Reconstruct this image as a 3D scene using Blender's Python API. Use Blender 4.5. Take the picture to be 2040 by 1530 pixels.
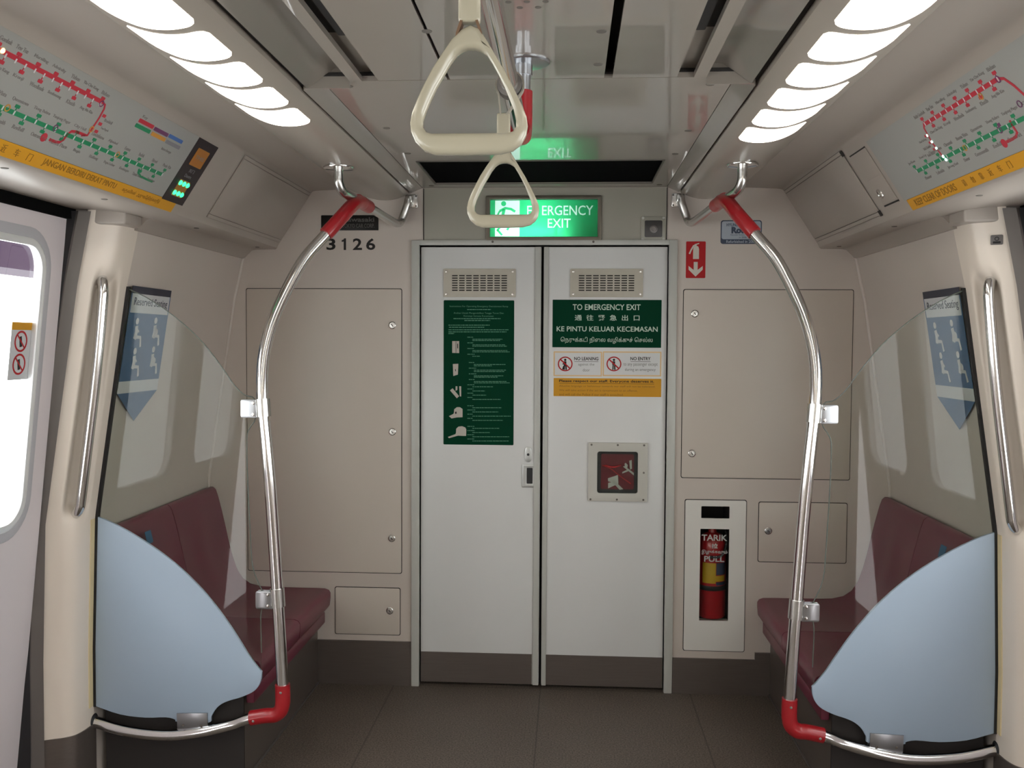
import bpy, bmesh, math, random
from mathutils import Vector, Matrix
random.seed(7)
for _o in list(bpy.data.objects):
    bpy.data.objects.remove(_o)
sc = bpy.context.scene
COL = sc.collection

# ------------------------------------------------------------------ camera
FOC, YAW, PITCH, ROLL = 1847.86, 0.0612630, -0.0429994, 0.0054207
CAM = Vector((0.10924, -3.83719, 1.44498))
_cy, _sy, _cp, _sp = math.cos(YAW), math.sin(YAW), math.cos(PITCH), math.sin(PITCH)
FWD = Vector((-_sy * _cp, _cy * _cp, _sp))
_r0 = Vector((_cy, _sy, 0))
_u0 = _r0.cross(FWD)
RGT = _r0 * math.cos(ROLL) + _u0 * math.sin(ROLL)
UPV = _u0 * math.cos(ROLL) - _r0 * math.sin(ROLL)
cam_data = bpy.data.cameras.new('camera')
cam = bpy.data.objects.new('camera', cam_data)
COL.objects.link(cam)
_m = Matrix((RGT, UPV, -FWD)).transposed().to_4x4()
_m.translation = CAM
cam.matrix_world = _m
cam_data.sensor_width = 36.0
cam_data.lens = FOC / 2040 * 36.0
cam_data.clip_start = 0.02
sc.camera = cam

# ------------------------------------------------------------------ light and exposure
LAMP_POWER = 4.0
SKY_POWER = 8.0
sc.view_settings.view_transform = 'Standard'
sc.view_settings.look = 'None'
sc.view_settings.gamma = 1.0
sc.view_settings.use_curve_mapping = False
sc.view_settings.exposure = 0.0
world = bpy.data.worlds.new('overcast_sky')
sc.world = world
world.use_nodes = True
_bg = world.node_tree.nodes['Background']
_bg.inputs[0].default_value = (1.0, 0.975, 0.975, 1)
_bg.inputs[1].default_value = SKY_POWER
sc.cycles.max_bounces = 10
sc.cycles.diffuse_bounces = 5
sc.cycles.glossy_bounces = 5
sc.cycles.transparent_max_bounces = 12
sc.cycles.caustics_reflective = False
sc.cycles.caustics_refractive = False
sc.cycles.sample_clamp_indirect = 6.0
sc.cycles.use_denoising = True


# ------------------------------------------------------------------ materials
def mat(name, col, rough=0.5, metal=0.0, noise=0.0, nscale=8.0, coat=0.0, bump=0.0, bscale=60.0, spec=0.5, stretch=None):
    m = bpy.data.materials.new(name)
    m.use_nodes = True
    nt = m.node_tree
    b = nt.nodes['Principled BSDF']
    b.inputs['Base Color'].default_value = (*col, 1)
    b.inputs['Roughness'].default_value = rough
    b.inputs['Metallic'].default_value = metal
    b.inputs['Specular IOR Level'].default_value = spec
    if coat:
        b.inputs['Coat Weight'].default_value = coat
        b.inputs['Coat Roughness'].default_value = 0.03
    tc = nt.nodes.new('ShaderNodeTexCoord')
    src = tc.outputs['Object']
    if stretch:
        mp = nt.nodes.new('ShaderNodeMapping')
        mp.inputs['Scale'].default_value = stretch
        nt.links.new(src, mp.inputs['Vector'])
        src = mp.outputs['Vector']
    if noise:
        n = nt.nodes.new('ShaderNodeTexNoise')
        n.inputs['Scale'].default_value = nscale
        n.inputs['Detail'].default_value = 5
        nt.links.new(src, n.inputs['Vector'])
        r = nt.nodes.new('ShaderNodeMix')
        r.data_type = 'RGBA'
        r.inputs[6].default_value = (*[max(0, c * (1 - noise)) for c in col], 1)
        r.inputs[7].default_value = (*[min(1, c * (1 + noise)) for c in col], 1)
        nt.links.new(n.outputs['Fac'], r.inputs[0])
        nt.links.new(r.outputs[2], b.inputs['Base Color'])
    if bump:
        n2 = nt.nodes.new('ShaderNodeTexNoise')
        n2.inputs['Scale'].default_value = bscale
        n2.inputs['Detail'].default_value = 3
        nt.links.new(src, n2.inputs['Vector'])
        bp = nt.nodes.new('ShaderNodeBump')
        bp.inputs['Strength'].default_value = bump
        bp.inputs['Distance'].default_value = 0.002
        nt.links.new(n2.outputs['Fac'], bp.inputs['Height'])
        nt.links.new(bp.outputs['Normal'], b.inputs['Normal'])
    return m


def emit(name, col, power):
    m = bpy.data.materials.new(name)
    m.use_nodes = True
    b = m.node_tree.nodes['Principled BSDF']
    b.inputs['Base Color'].default_value = (*[min(1, c) for c in col], 1)
    b.inputs['Emission Color'].default_value = (*col, 1)
    b.inputs['Emission Strength'].default_value = power
    return m


def glass_mat(name, tint, rough=0.015, ior=1.5):
    m = bpy.data.materials.new(name)
    m.use_nodes = True
    nt = m.node_tree
    nt.nodes.clear()
    out = nt.nodes.new('ShaderNodeOutputMaterial')
    mix = nt.nodes.new('ShaderNodeMixShader')
    fr = nt.nodes.new('ShaderNodeFresnel')
    fr.inputs['IOR'].default_value = ior
    tr = nt.nodes.new('ShaderNodeBsdfTransparent')
    tr.inputs['Color'].default_value = (*tint, 1)
    gl = nt.nodes.new('ShaderNodeBsdfGlossy')
    gl.inputs['Roughness'].default_value = rough
    gl.inputs['Color'].default_value = (1, 1, 1, 1)
    # thin pane: front face only carries the reflection
    geo = nt.nodes.new('ShaderNodeNewGeometry')
    inv = nt.nodes.new('ShaderNodeMath')
    inv.operation = 'SUBTRACT'
    inv.inputs[0].default_value = 1.0
    mul = nt.nodes.new('ShaderNodeMath')
    mul.operation = 'MULTIPLY'
    nt.links.new(geo.outputs['Backfacing'], inv.inputs[1])
    nt.links.new(fr.outputs[0], mul.inputs[0])
    nt.links.new(inv.outputs[0], mul.inputs[1])
    nt.links.new(mul.outputs[0], mix.inputs[0])
    nt.links.new(tr.outputs[0], mix.inputs[1])
    nt.links.new(gl.outputs[0], mix.inputs[2])
    nt.links.new(mix.outputs[0], out.inputs[0])
    return m


def translucent(name, col, gloss=0.15):
    m = bpy.data.materials.new(name)
    m.use_nodes = True
    nt = m.node_tree
    nt.nodes.clear()
    out = nt.nodes.new('ShaderNodeOutputMaterial')
    t = nt.nodes.new('ShaderNodeBsdfTranslucent')
    t.inputs['Color'].default_value = (*col, 1)
    d = nt.nodes.new('ShaderNodeBsdfDiffuse')
    d.inputs['Color'].default_value = (*col, 1)
    mx = nt.nodes.new('ShaderNodeMixShader')
    mx.inputs[0].default_value = 0.35
    g = nt.nodes.new('ShaderNodeBsdfGlossy')
    g.inputs['Roughness'].default_value = gloss
    mx2 = nt.nodes.new('ShaderNodeMixShader')
    mx2.inputs[0].default_value = 0.04
    nt.links.new(t.outputs[0], mx.inputs[1])
    nt.links.new(d.outputs[0], mx.inputs[2])
    nt.links.new(mx.outputs[0], mx2.inputs[1])
    nt.links.new(g.outputs[0], mx2.inputs[2])
    nt.links.new(mx2.outputs[0], out.inputs[0])
    return m


CREAM = mat('cream_laminate', (0.555, 0.49, 0.44), 0.38, noise=0.03, nscale=3)
CREAM2 = mat('cream_panel', (0.56, 0.495, 0.435), 0.36, noise=0.03, nscale=2.5)
PILLAR = mat('pillar_moulding', (0.74, 0.655, 0.57), 0.42, noise=0.03, nscale=5)
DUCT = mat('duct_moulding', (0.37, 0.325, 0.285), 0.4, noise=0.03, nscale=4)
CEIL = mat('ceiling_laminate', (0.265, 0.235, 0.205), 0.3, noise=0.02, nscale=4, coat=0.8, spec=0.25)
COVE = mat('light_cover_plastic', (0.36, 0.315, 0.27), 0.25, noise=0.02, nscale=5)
DOORW = mat('white_door_paint', (0.70, 0.695, 0.685), 0.33, noise=0.025, nscale=4)
SLIDE = mat('sliding_door_paint', (0.74, 0.67, 0.685), 0.4, noise=0.02, nscale=4)
HEADM = mat('header_panel_paint', (0.34, 0.325, 0.275), 0.3, noise=0.03, nscale=5)
ALU = mat('brushed_aluminium', (0.50, 0.51, 0.50), 0.36, metal=0.75, noise=0.06, nscale=20, stretch=(8, 8, 0.5))
ALUP = mat('frame_aluminium_paint', (0.50, 0.50, 0.465), 0.35, noise=0.05, nscale=6)
WINAL = mat('window_frame_aluminium', (0.86, 0.87, 0.88), 0.3, metal=0.4)
STEEL = mat('kick_plate_steel', (0.15, 0.125, 0.112), 0.32, metal=0.5, noise=0.12, nscale=14, stretch=(0.6, 6, 14))
VENT = mat('vent_steel', (0.40, 0.375, 0.32), 0.42, metal=0.45, noise=0.08, nscale=20)
CHROME = mat('polished_steel', (0.78, 0.77, 0.76), 0.11, metal=1.0)
SATIN = mat('satin_steel', (0.66, 0.65, 0.63), 0.27, metal=1.0)
BLACK = mat('black_rubber', (0.012, 0.012, 0.014), 0.55)
DARK = mat('dark_gap', (0.02, 0.018, 0.017), 0.8)
JET = mat('jet_black', (0.004, 0.004, 0.004), 0.9, spec=0.05)  # near-black of the grille slats and door-top seals
ENDM = mat('underseat_shade', (0.035, 0.031, 0.030), 0.6, spec=0.2)  # near-black stand-in for shade under the benches
CLAMP = mat('clamp_steel', (0.42, 0.43, 0.45), 0.28, metal=1.0)
DUCTD = mat('duct_seam', (0.23, 0.20, 0.175), 0.6)
GRIMY = mat('seam_grime', (0.13, 0.115, 0.10), 0.8)
GREYFR = mat('grey_door_frame', (0.17, 0.155, 0.145), 0.4, metal=0.5, noise=0.08, nscale=10)
RED = mat('red_plastic_joint', (0.36, 0.012, 0.018), 0.3, coat=0.2)
BURG = mat('burgundy_seat_shell', (0.15, 0.026, 0.048), 0.3, noise=0.06, nscale=5)
FROST = mat('frosted_blue_film', (0.375, 0.47, 0.585), 0.38, noise=0.02, nscale=3)
GLASS = glass_mat('clear_glass', (0.92, 0.945, 0.925), 0.02, 1.3)
PANE = glass_mat('window_glass', (0.90, 0.93, 0.93), 0.01, 1.5)
IVORY = mat('ivory_strap_plastic', (0.40, 0.365, 0.275), 0.22, noise=0.015, nscale=10, coat=0.3)
WEB = mat('strap_webbing', (0.16, 0.09, 0.05), 0.7)
LOOP = mat('strap_loop_grey', (0.32, 0.29, 0.24), 0.5)
YELLOWED = mat('yellowed_edge_strip', (0.68, 0.56, 0.33), 0.5, noise=0.05, nscale=8)
LAMP = emit('lamp_diffuser', (1.0, 0.93, 0.81), LAMP_POWER)
GREEN = mat('sign_green', (0.001, 0.038, 0.018), 0.5, spec=0.05)
GREENTXT = mat('sign_pale_lettering', (0.55, 0.66, 0.56), 0.5, spec=0.2)
GREEK = mat('sign_small_print', (0.10, 0.26, 0.17), 0.5, spec=0.2)
WHITE = mat('sign_white', (0.66, 0.66, 0.66), 0.45)
PALE = mat('sign_pale_drawing', (0.52, 0.47, 0.42), 0.5, spec=0.2)
AMBER = mat('sign_amber', (0.62, 0.30, 0.02), 0.45, spec=0.2)
AMBERL = mat('sign_amber_edge', (0.75, 0.50, 0.24), 0.5)
INK = mat('black_ink', (0.02, 0.018, 0.018), 0.5, spec=0.2)
BROWNINK = mat('brown_small_print', (0.26, 0.13, 0.02), 0.5, spec=0.2)
GREYINK = mat('grey_small_print', (0.22, 0.21, 0.20), 0.6, spec=0.2)
SIGNRED = mat('sign_red', (0.42, 0.012, 0.015), 0.4, spec=0.2)
PLATEBLK = mat('plate_black', (0.014, 0.013, 0.012), 0.35, spec=0.2)
PLATEGR = mat('plate_grey_letters', (0.09, 0.085, 0.08), 0.5)
PLATEBLUE = mat('plate_pale_blue', (0.36, 0.40, 0.46), 0.4)
PLATENAVY = mat('plate_navy', (0.03, 0.045, 0.085), 0.4)
BLUE = mat('reserved_blue', (0.05, 0.125, 0.25), 0.42)
NAVY = mat('reserved_navy', (0.018, 0.022, 0.045), 0.42)
RESWHITE = mat('reserved_white', (0.58, 0.585, 0.60), 0.45)
MAPBG = mat('map_backing', (0.31, 0.31, 0.295), 0.4, noise=0.02, nscale=3)
MAPRED = mat('map_red', (0.46, 0.035, 0.055), 0.45, spec=0.2)
MAPGRN = mat('map_green', (0.02, 0.22, 0.10), 0.45, spec=0.2)
MAPPUR = mat('map_purple', (0.14, 0.03, 0.11), 0.45)
MAPBLUE = mat('map_blue', (0.05, 0.14, 0.40), 0.45)
MAPORG = mat('map_orange', (0.55, 0.24, 0.03), 0.45)
MAPGRY = mat('map_grey', (0.20, 0.20, 0.22), 0.45)
DISPLAY = mat('display_dark', (0.018, 0.012, 0.016), 0.3, spec=0.2)
DISPORG = mat('display_orange', (0.40, 0.15, 0.015), 0.45)
LEDG = emit('led_green', (0.05, 1.0, 0.35), 1.6)
LEDW = emit('led_pale_green', (0.55, 1.0, 0.85), 3.0)
LEDO = emit('led_amber', (1.0, 0.6, 0.2), 4.0)
EXITG = glass_mat('exit_green_gel', (0.20, 0.66, 0.43), 0.12, 1.35)
EXITW = translucent('exit_white_film', (0.80, 0.92, 0.88))
TUBEM = emit('exit_tube', (0.85, 1.0, 0.93), 560.0)
EXTRED = mat('extinguisher_red', (0.42, 0.012, 0.018), 0.28, coat=0.3)
EXTYEL = mat('extinguisher_yellow', (0.52, 0.30, 0.02), 0.5)
EXTNAVY = mat('extinguisher_navy', (0.04, 0.05, 0.10), 0.5)
ETCH = mat('etched_lettering', (0.42, 0.41, 0.40), 0.5)
PURPLE = mat('platform_purple', (0.020, 0.0085, 0.022), 0.7, spec=0.1)
STICKBLUE = mat('seat_sticker_blue', (0.02, 0.12, 0.24), 0.5)


def floor_material():
    m = bpy.data.materials.new('speckled_rubber_floor')
    m.use_nodes = True
    nt = m.node_tree
    b = nt.nodes['Principled BSDF']
    tc = nt.nodes.new('ShaderNodeTexCoord')
    n = nt.nodes.new('ShaderNodeTexNoise')
    n.inputs['Scale'].default_value = 170
    n.inputs['Detail'].default_value = 4
    nt.links.new(tc.outputs['Object'], n.inputs['Vector'])
    r = nt.nodes.new('ShaderNodeValToRGB')
    r.color_ramp.elements[0].position = 0.36
    r.color_ramp.elements[0].color = (0.08, 0.062, 0.05, 1)
    r.color_ramp.elements[1].position = 0.66
    r.color_ramp.elements[1].color = (0.22, 0.18, 0.148, 1)
    nt.links.new(n.outputs['Fac'], r.inputs[0])
    w = nt.nodes.new('ShaderNodeTexNoise')
    w.inputs['Scale'].default_value = 2.2
    w.inputs['Detail'].default_value = 3
    nt.links.new(tc.outputs['Object'], w.inputs['Vector'])
    mx = nt.nodes.new('ShaderNodeMix')
    mx.data_type = 'RGBA'
    mx.blend_type = 'MULTIPLY'
    mx.inputs[0].default_value = 0.35
    nt.links.new(r.outputs[0], mx.inputs[6])
    nt.links.new(w.outputs['Fac'], mx.inputs[7])
    br = nt.nodes.new('ShaderNodeTexBrick')
    br.inputs['Scale'].default_value = 1.0
    br.inputs['Brick Width'].default_value = 0.62
    br.inputs['Row Height'].default_value = 1.24
    br.inputs['Mortar Size'].default_value = 0.003
    br.offset = 0
    br.inputs['Color1'].default_value = (1, 1, 1, 1)
    br.inputs['Color2'].default_value = (1, 1, 1, 1)
    br.inputs['Mortar'].default_value = (0.55, 0.55, 0.55, 1)
    nt.links.new(tc.outputs['Object'], br.inputs['Vector'])
    mx2 = nt.nodes.new('ShaderNodeMix')
    mx2.data_type = 'RGBA'
    mx2.blend_type = 'MULTIPLY'
    mx2.inputs[0].default_value = 1.0
    nt.links.new(mx.outputs[2], mx2.inputs[6])
    nt.links.new(br.outputs['Color'], mx2.inputs[7])
    nt.links.new(mx2.outputs[2], b.inputs['Base Color'])
    b.inputs['Roughness'].default_value = 0.5
    bp = nt.nodes.new('ShaderNodeBump')
    bp.inputs['Strength'].default_value = 0.25
    bp.inputs['Distance'].default_value = 0.002
    nt.links.new(n.outputs['Fac'], bp.inputs['Height'])
    nt.links.new(bp.outputs['Normal'], b.inputs['Normal'])
    return m


FLOORM = floor_material()


# ------------------------------------------------------------------ measuring helpers (points on real planes)
def ray(px, py):
    return FWD + RGT * ((px - 1020) / FOC) - UPV * ((py - 765) / FOC)


def E(px, py, y=0.0):
    """Point (x, z) of the plane y = const."""
    d = ray(px, py)
    t = (y - CAM.y) / d.y
    p = CAM + d * t
    return (p.x, p.z)


def on_plane(px, py, p0, n):
    d = ray(px, py)
    return CAM + d * ((Vector(p0) - CAM).dot(n) / d.dot(n))


# ------------------------------------------------------------------ mesh helpers
def new():
    return bmesh.new()


def add(bm, verts, faces, M=None):
    vs = [bm.verts.new(M @ Vector(v) if M else v) for v in verts]
    for f in faces:
        try:
            bm.faces.new([vs[i] for i in f])
        except ValueError:
            pass
    return vs


def box(bm, x0, x1, y0, y1, z0, z1, bev=0.0, seg=2):
    x0, x1 = min(x0, x1), max(x0, x1)
    y0, y1 = min(y0, y1), max(y0, y1)
    z0, z1 = min(z0, z1), max(z0, z1)
    t = bmesh.new()
    add(t, [(x0, y0, z0), (x1, y0, z0), (x1, y1, z0), (x0, y1, z0), (x0, y0, z1), (x1, y0, z1), (x1, y1, z1), (x0, y1, z1)],
        [(0, 3, 2, 1), (4, 5, 6, 7), (0, 1, 5, 4), (1, 2, 6, 5), (2, 3, 7, 6), (3, 0, 4, 7)])
    if bev:
        bmesh.ops.bevel(t, geom=list(t.edges), offset=bev, segments=seg, affect='EDGES', profile=0.5)
    join(bm, t)
    return bm


def join(bm, t, M=None):
    me = bpy.data.meshes.new('tmp')
    bmesh.ops.recalc_face_normals(t, faces=list(t.faces))
    t.to_mesh(me)
    t.free()
    if M:
        me.transform(M)
    bm.from_mesh(me)
    bpy.data.meshes.remove(me)


def rrect(x0, y0, x1, y1, r=0.01, n=5):
    x0, x1 = min(x0, x1), max(x0, x1)
    y0, y1 = min(y0, y1), max(y0, y1)
    if r <= 0:
        return [(x0, y0), (x1, y0), (x1, y1), (x0, y1)]
    pts = []
    for cx, cy, a in ((x1 - r, y0 + r, -90), (x1 - r, y1 - r, 0), (x0 + r, y1 - r, 90), (x0 + r, y0 + r, 180)):
        for i in range(n + 1):
            t = math.radians(a + 90 * i / n)
            pts.append((cx + r * math.cos(t), cy + r * math.sin(t)))
    return pts


def circle(cx, cy, r, n=24, r2=None):
    return [(cx + r * math.cos(2 * math.pi * i / n), cy + (r2 or r) * math.sin(2 * math.pi * i / n)) for i in range(n)]


def plate(bm, outline, n0, n1, holes=(), M=None, bev=0.0, seg=2):
    """Flat plate: outline in local (u, v), thickness from n0 (back) to n1 (front), through-holes."""
    t = bmesh.new()
    edges = []
    for loop in [outline] + list(holes):
        vs = [t.verts.new((p[0], p[1], n1)) for p in loop]
        for i in range(len(vs)):
            edges.append(t.edges.new((vs[i], vs[(i + 1) % len(vs)])))
    if not holes:
        f = t.faces.new([v for v in t.verts])
        t.normal_update()
        if len(outline) > 4:
            bmesh.ops.triangulate(t, faces=[f])
    else:
        bmesh.ops.triangle_fill(t, use_beauty=True, use_dissolve=False, edges=edges)
    ret = bmesh.ops.extrude_face_region(t, geom=list(t.faces))
    for v in [g for g in ret['geom'] if isinstance(g, bmesh.types.BMVert)]:
        v.co.z = n0
    bmesh.ops.recalc_face_normals(t, faces=list(t.faces))
    if bev:
        es = [e for e in t.edges if len(e.link_faces) == 2 and e.calc_face_angle(0) > 0.8 and
              abs(e.verts[0].co.z - e.verts[1].co.z) < 1e-6]
        bmesh.ops.bevel(t, geom=es, offset=bev, segments=seg, affect='EDGES', profile=0.5)
    join(bm, t, M)
    return bm


def catmull(pts, n=8):
    P = [Vector(p) for p in pts]
    out = []
    for i in range(len(P) - 1):
        p0 = P[i - 1] if i else P[0] * 2 - P[1]
        p1, p2 = P[i], P[i + 1]
        p3 = P[i + 2] if i + 2 < len(P) else P[-1] * 2 - P[-2]
        for k in range(n):
            t = k / n
            out.append(0.5 * ((2 * p1) + (p2 - p0) * t + (2 * p0 - 5 * p1 + 4 * p2 - p3) * t * t + (3 * p1 - p0 - 3 * p2 + p3) * t ** 3))
    out.append(P[-1])
    return out


def tube(bm, pts, r, seg=18, cap=True):
    P = [Vector(p) for p in pts]
    n = len(P)
    rs = r if isinstance(r, (list, tuple)) else [r] * n
    t = (P[1] - P[0]).normalized()
    ref = Vector((0, 0, 1)) if abs(t.z) < 0.9 else Vector((1, 0, 0))
    a = (ref - t * ref.dot(t)).normalized()
    rings = []
    tb = bmesh.new()
    for i in range(n):
        t2 = (P[min(i + 1, n - 1)] - P[max(i - 1, 0)]).normalized()
        a = (a - t2 * a.dot(t2)).normalized()
        b = t2.cross(a)
        rings.append([tb.verts.new(P[i] + (a * math.cos(2 * math.pi * k / seg) + b * math.sin(2 * math.pi * k / seg)) * rs[i]) for k in range(seg)])
    for i in range(n - 1):
        for k in range(seg):
            tb.faces.new((rings[i][k], rings[i][(k + 1) % seg], rings[i + 1][(k + 1) % seg], rings[i + 1][k]))
    if cap:
        tb.faces.new(rings[0][::-1])
        tb.faces.new(rings[-1])
    join(bm, tb)
    return bm


def lathe(bm, prof, o, ax, seg=24):
    """Profile [(r, h)] turned about the axis AX through O."""
    ax = Vector(ax).normalized()
    ref = Vector((0, 0, 1)) if abs(ax.z) < 0.9 else Vector((1, 0, 0))
    a = (ref - ax * ref.dot(ax)).normalized()
    b = ax.cross(a)
    t = bmesh.new()
    rings = []
    for r, h in prof:
        c = Vector(o) + ax * h
        if r < 1e-6:
            rings.append([t.verts.new(c)])
        else:
            rings.append([t.verts.new(c + (a * math.cos(2 * math.pi * k / seg) + b * math.sin(2 * math.pi * k / seg)) * r) for k in range(seg)])
    for i in range(len(rings) - 1):
        A, B = rings[i], rings[i + 1]
        for k in range(seg):
            k2 = (k + 1) % seg
            q = [A[k % len(A)], A[k2 % len(A)], B[k2 % len(B)], B[k % len(B)]]
            q2 = []
            for v in q:
                if v not in q2:
                    q2.append(v)
            if len(q2) > 2:
                t.faces.new(q2)
    for R, in ((rings[0],), (rings[-1],)):
        if len(R) > 2:
            t.faces.new(R)
    join(bm, t)
    return bm


def ribbon(bm, pts, w, n0, n1):
    """Flat strip along a local (u, v) polyline."""
    P = [Vector((p[0], p[1])) for p in pts]
    L, R = [], []
    for i in range(len(P)):
        d = (P[min(i + 1, len(P) - 1)] - P[max(i - 1, 0)]).normalized()
        nn = Vector((-d.y, d.x)) * (w / 2)
        L.append(P[i] + nn)
        R.append(P[i] - nn)
    plate(bm, [tuple(p) for p in L] + [tuple(p) for p in reversed(R)], n0, n1)
    return bm


def extrude_profile(bm, poly, y0, y1):
    """(x, z) polygon carried along y."""
    t = bmesh.new()
    n = len(poly)
    a = [t.verts.new((p[0], y0, p[1])) for p in poly]
    b = [t.verts.new((p[0], y1, p[1])) for p in poly]
    for i in range(n):
        t.faces.new((a[i], a[(i + 1) % n], b[(i + 1) % n], b[i]))
    f1 = t.faces.new(a)
    f2 = t.faces.new(b[::-1])
    t.normal_update()
    bmesh.ops.triangulate(t, faces=[f1, f2])
    join(bm, t)
    return bm


_TXT = {}


def text_into(bm, body, u0, v0, u1, v1, n0, n1, bold=0.0, keep=False, shear=0.0, M=None):
    """Lettering fitted into the local rectangle; keep=True keeps the letters' own proportions (height fits)."""
    c = bpy.data.curves.new('lettering', 'FONT')
    c.body = body
    c.size = 1.0
    c.offset = bold
    c.resolution_u = 3
    c.shear = shear
    o = bpy.data.objects.new('lettering', c)
    me = o.to_mesh()
    t = bmesh.new()
    t.from_mesh(me)
    o.to_mesh_clear()
    bpy.data.objects.remove(o)
    bpy.data.curves.remove(c)
    if not t.verts:
        t.free()
        return
    xs = [v.co.x for v in t.verts]
    ys = [v.co.y for v in t.verts]
    a, b, d, e = min(xs), max(xs), min(ys), max(ys)
    sx, sy = (u1 - u0) / max(b - a, 1e-6), (v1 - v0) / max(e - d, 1e-6)
    if keep:
        sx = sy = min(sx, sy)
    cu, cv = (u0 + u1) / 2, (v0 + v1) / 2
    for v in t.verts:
        v.co = Vector((cu + (v.co.x - (a + b) / 2) * sx, cv + (v.co.y - (d + e) / 2) * sy, n1))
    # letters are thin raised films
    ret = bmesh.ops.extrude_face_region(t, geom=list(t.faces))
    for v in [g for g in ret['geom'] if isinstance(g, bmesh.types.BMVert)]:
        v.co.z = n0
    join(bm, t, M)


SPLIT = {'screw', 'screws', 'bolt', 'clip_screw', 'clamp_bolt', 'clamp_plate', 'latch', 'step_drawing', 'paper_tag', 'air_slot', 'hinge_gap', 'slot', 'orange_field', 'orange_mark', 'interchange_ring',
         'red_ring', 'figure', 'station_led', 'drawing_line', 'end_collar', 'seam', 'speaker_hole', 'white_band', 'blue_field', 'glass_clip'}


def islands(bm):
    left = set(bm.verts)
    while left:
        st = [left.pop()]
        isl = set(st)
        while st:
            for e in st.pop().link_edges:
                for v in e.verts:
                    if v in left:
                        left.discard(v)
                        isl.add(v)
                        st.append(v)
        yield isl


def text_loops(body, u0, v0, u1, v1, bold=0.0):
    """Outlines of fitted lettering, for cut-outs."""
    t = bmesh.new()
    text_into(t, body, u0, v0, u1, v1, 0.0, 0.01, bold=bold)
    top = [f for f in t.faces if all(abs(v.co.z - 0.01) < 1e-5 for v in f.verts)]
    tops = set(top)
    nxt = {}
    for f in top:
        for lp in f.loops:
            if not any(g in tops and g is not f for g in lp.edge.link_faces):
                nxt[lp.vert] = lp.link_loop_next.vert
    loops = []
    while nxt:
        v = next(iter(nxt))
        cur = []
        while v in nxt:
            cur.append((v.co.x, v.co.y))
            v = nxt.pop(v)
        if len(cur) > 2:
            loops.append(cur)
    t.free()
    return loops


def obj(name, bm, m, parent=None, M=None, smooth=38):
    if name in SPLIT and parent is not None:
        name = {'screws': 'screw'}.get(name, name)
        bm.verts.index_update()
        groups = list(islands(bm))
        if 1 < len(groups) <= 100:
            first = None
            for g in groups:
                b2 = bm.copy()
                keep = {v.index for v in g}
                b2.verts.ensure_lookup_table()
                bmesh.ops.delete(b2, geom=[v for v in b2.verts if v.index not in keep], context='VERTS')
                o = obj1(name, b2, m, parent, M, smooth)
                first = first or o
            bm.free()
            return first
    return obj1(name, bm, m, parent, M, smooth)


def obj1(name, bm, m, parent=None, M=None, smooth=38):
    me = bpy.data.meshes.new(name)
    bm.to_mesh(me)
    bm.free()
    me.materials.append(m)
    for p in me.polygons:
        p.use_smooth = True
    me.set_sharp_from_angle(angle=math.radians(smooth))
    o = bpy.data.objects.new(name, me)
    COL.objects.link(o)
    if M is not None:
        o.matrix_basis = M
    if parent is not None:
        o.parent = parent
        if not parent.get('local') and parent.parent is None:
            o.matrix_parent_inverse = parent.matrix_basis.inverted()
    return o


def tag(o, label, cat, group=None):
    o['label'] = label
    o['category'] = cat
    if group:
        o['group'] = group
    return o


def thing(name, label, cat, loc=(0, 0, 0), group=None):
    o = bpy.data.objects.new(name, None)
    COL.objects.link(o)
    o.matrix_basis = Matrix.Translation(loc)
    o.empty_display_size = 0.05
    return tag(o, label, cat, group)


def flat_thing(name, label, cat, M, group=None):
    """A thing built in the local frame of the surface it is fixed to."""
    o = bpy.data.objects.new(name, None)
    COL.objects.link(o)
    o.matrix_basis = M
    o['local'] = 1
    o.empty_display_size = 0.03
    return tag(o, label, cat, group)


def structure(name, bm, m, parent=None, smooth=38):
    o = obj(name, bm, m, parent, smooth=smooth)
    if parent is None:
        o['kind'] = 'structure'
    return o


def frame(o, u, v):
    u = Vector(u).normalized()
    v = Vector(v).normalized()
    n = u.cross(v)
    m = Matrix((u, v, n)).transposed().to_4x4()
    m.translation = Vector(o)
    return m


def end_frame(x, z, y=0.0):
    return frame((x, y, z), (1, 0, 0), (0, 0, 1))


# ------------------------------------------------------------------ car profile
def W(z):
    """Half width of the side lining at height z."""
    P = [(0.0, 1.432), (0.45, 1.43), (0.88, 1.416), (1.62, 1.303), (1.80, 1.262), (2.3, 1.20)]
    for (a, xa), (b, xb) in zip(P, P[1:]):
        if z <= b:
            t = (z - a) / (b - a)
            return xa + (xb - xa) * t
    return P[-1][1]


def DX(z):
    """Half width of the sliding door plane."""
    return 1.415 + (1.75 - z) * 0.109


YP = -0.94          # screens stand here
YD = -1.10          # near edge of the pillars, start of the doorway
YB = -7.6           # far end of the modelled car behind the viewer
A_IN, B_IN = (0.965, 2.074), (1.112, 1.85)
INLEN = math.hypot(B_IN[0] - A_IN[0], A_IN[1] - B_IN[1])


def incline_frame(s, y0=-1.0):
    v = Vector((s * (A_IN[0] - B_IN[0]), 0, A_IN[1] - B_IN[1])).normalized()
    return frame((s * A_IN[0], y0, A_IN[1]), (0, -s, 0), v)


def INC(px, py, s, y0=-1.0):
    """Pixel of the sloping panel as that panel's own (u, v)."""
    M = incline_frame(s, y0)
    p = on_plane(px, py, M.translation, M.col[2].to_3d())
    q = M.inverted() @ p
    return (q.x, q.y)


# ================================================================== structure
bm = new()
box(bm, -1.75, 1.75, YB - 0.1, 0.3, -0.06, 0.0)
structure('floor', bm, FLOORM)

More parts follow.
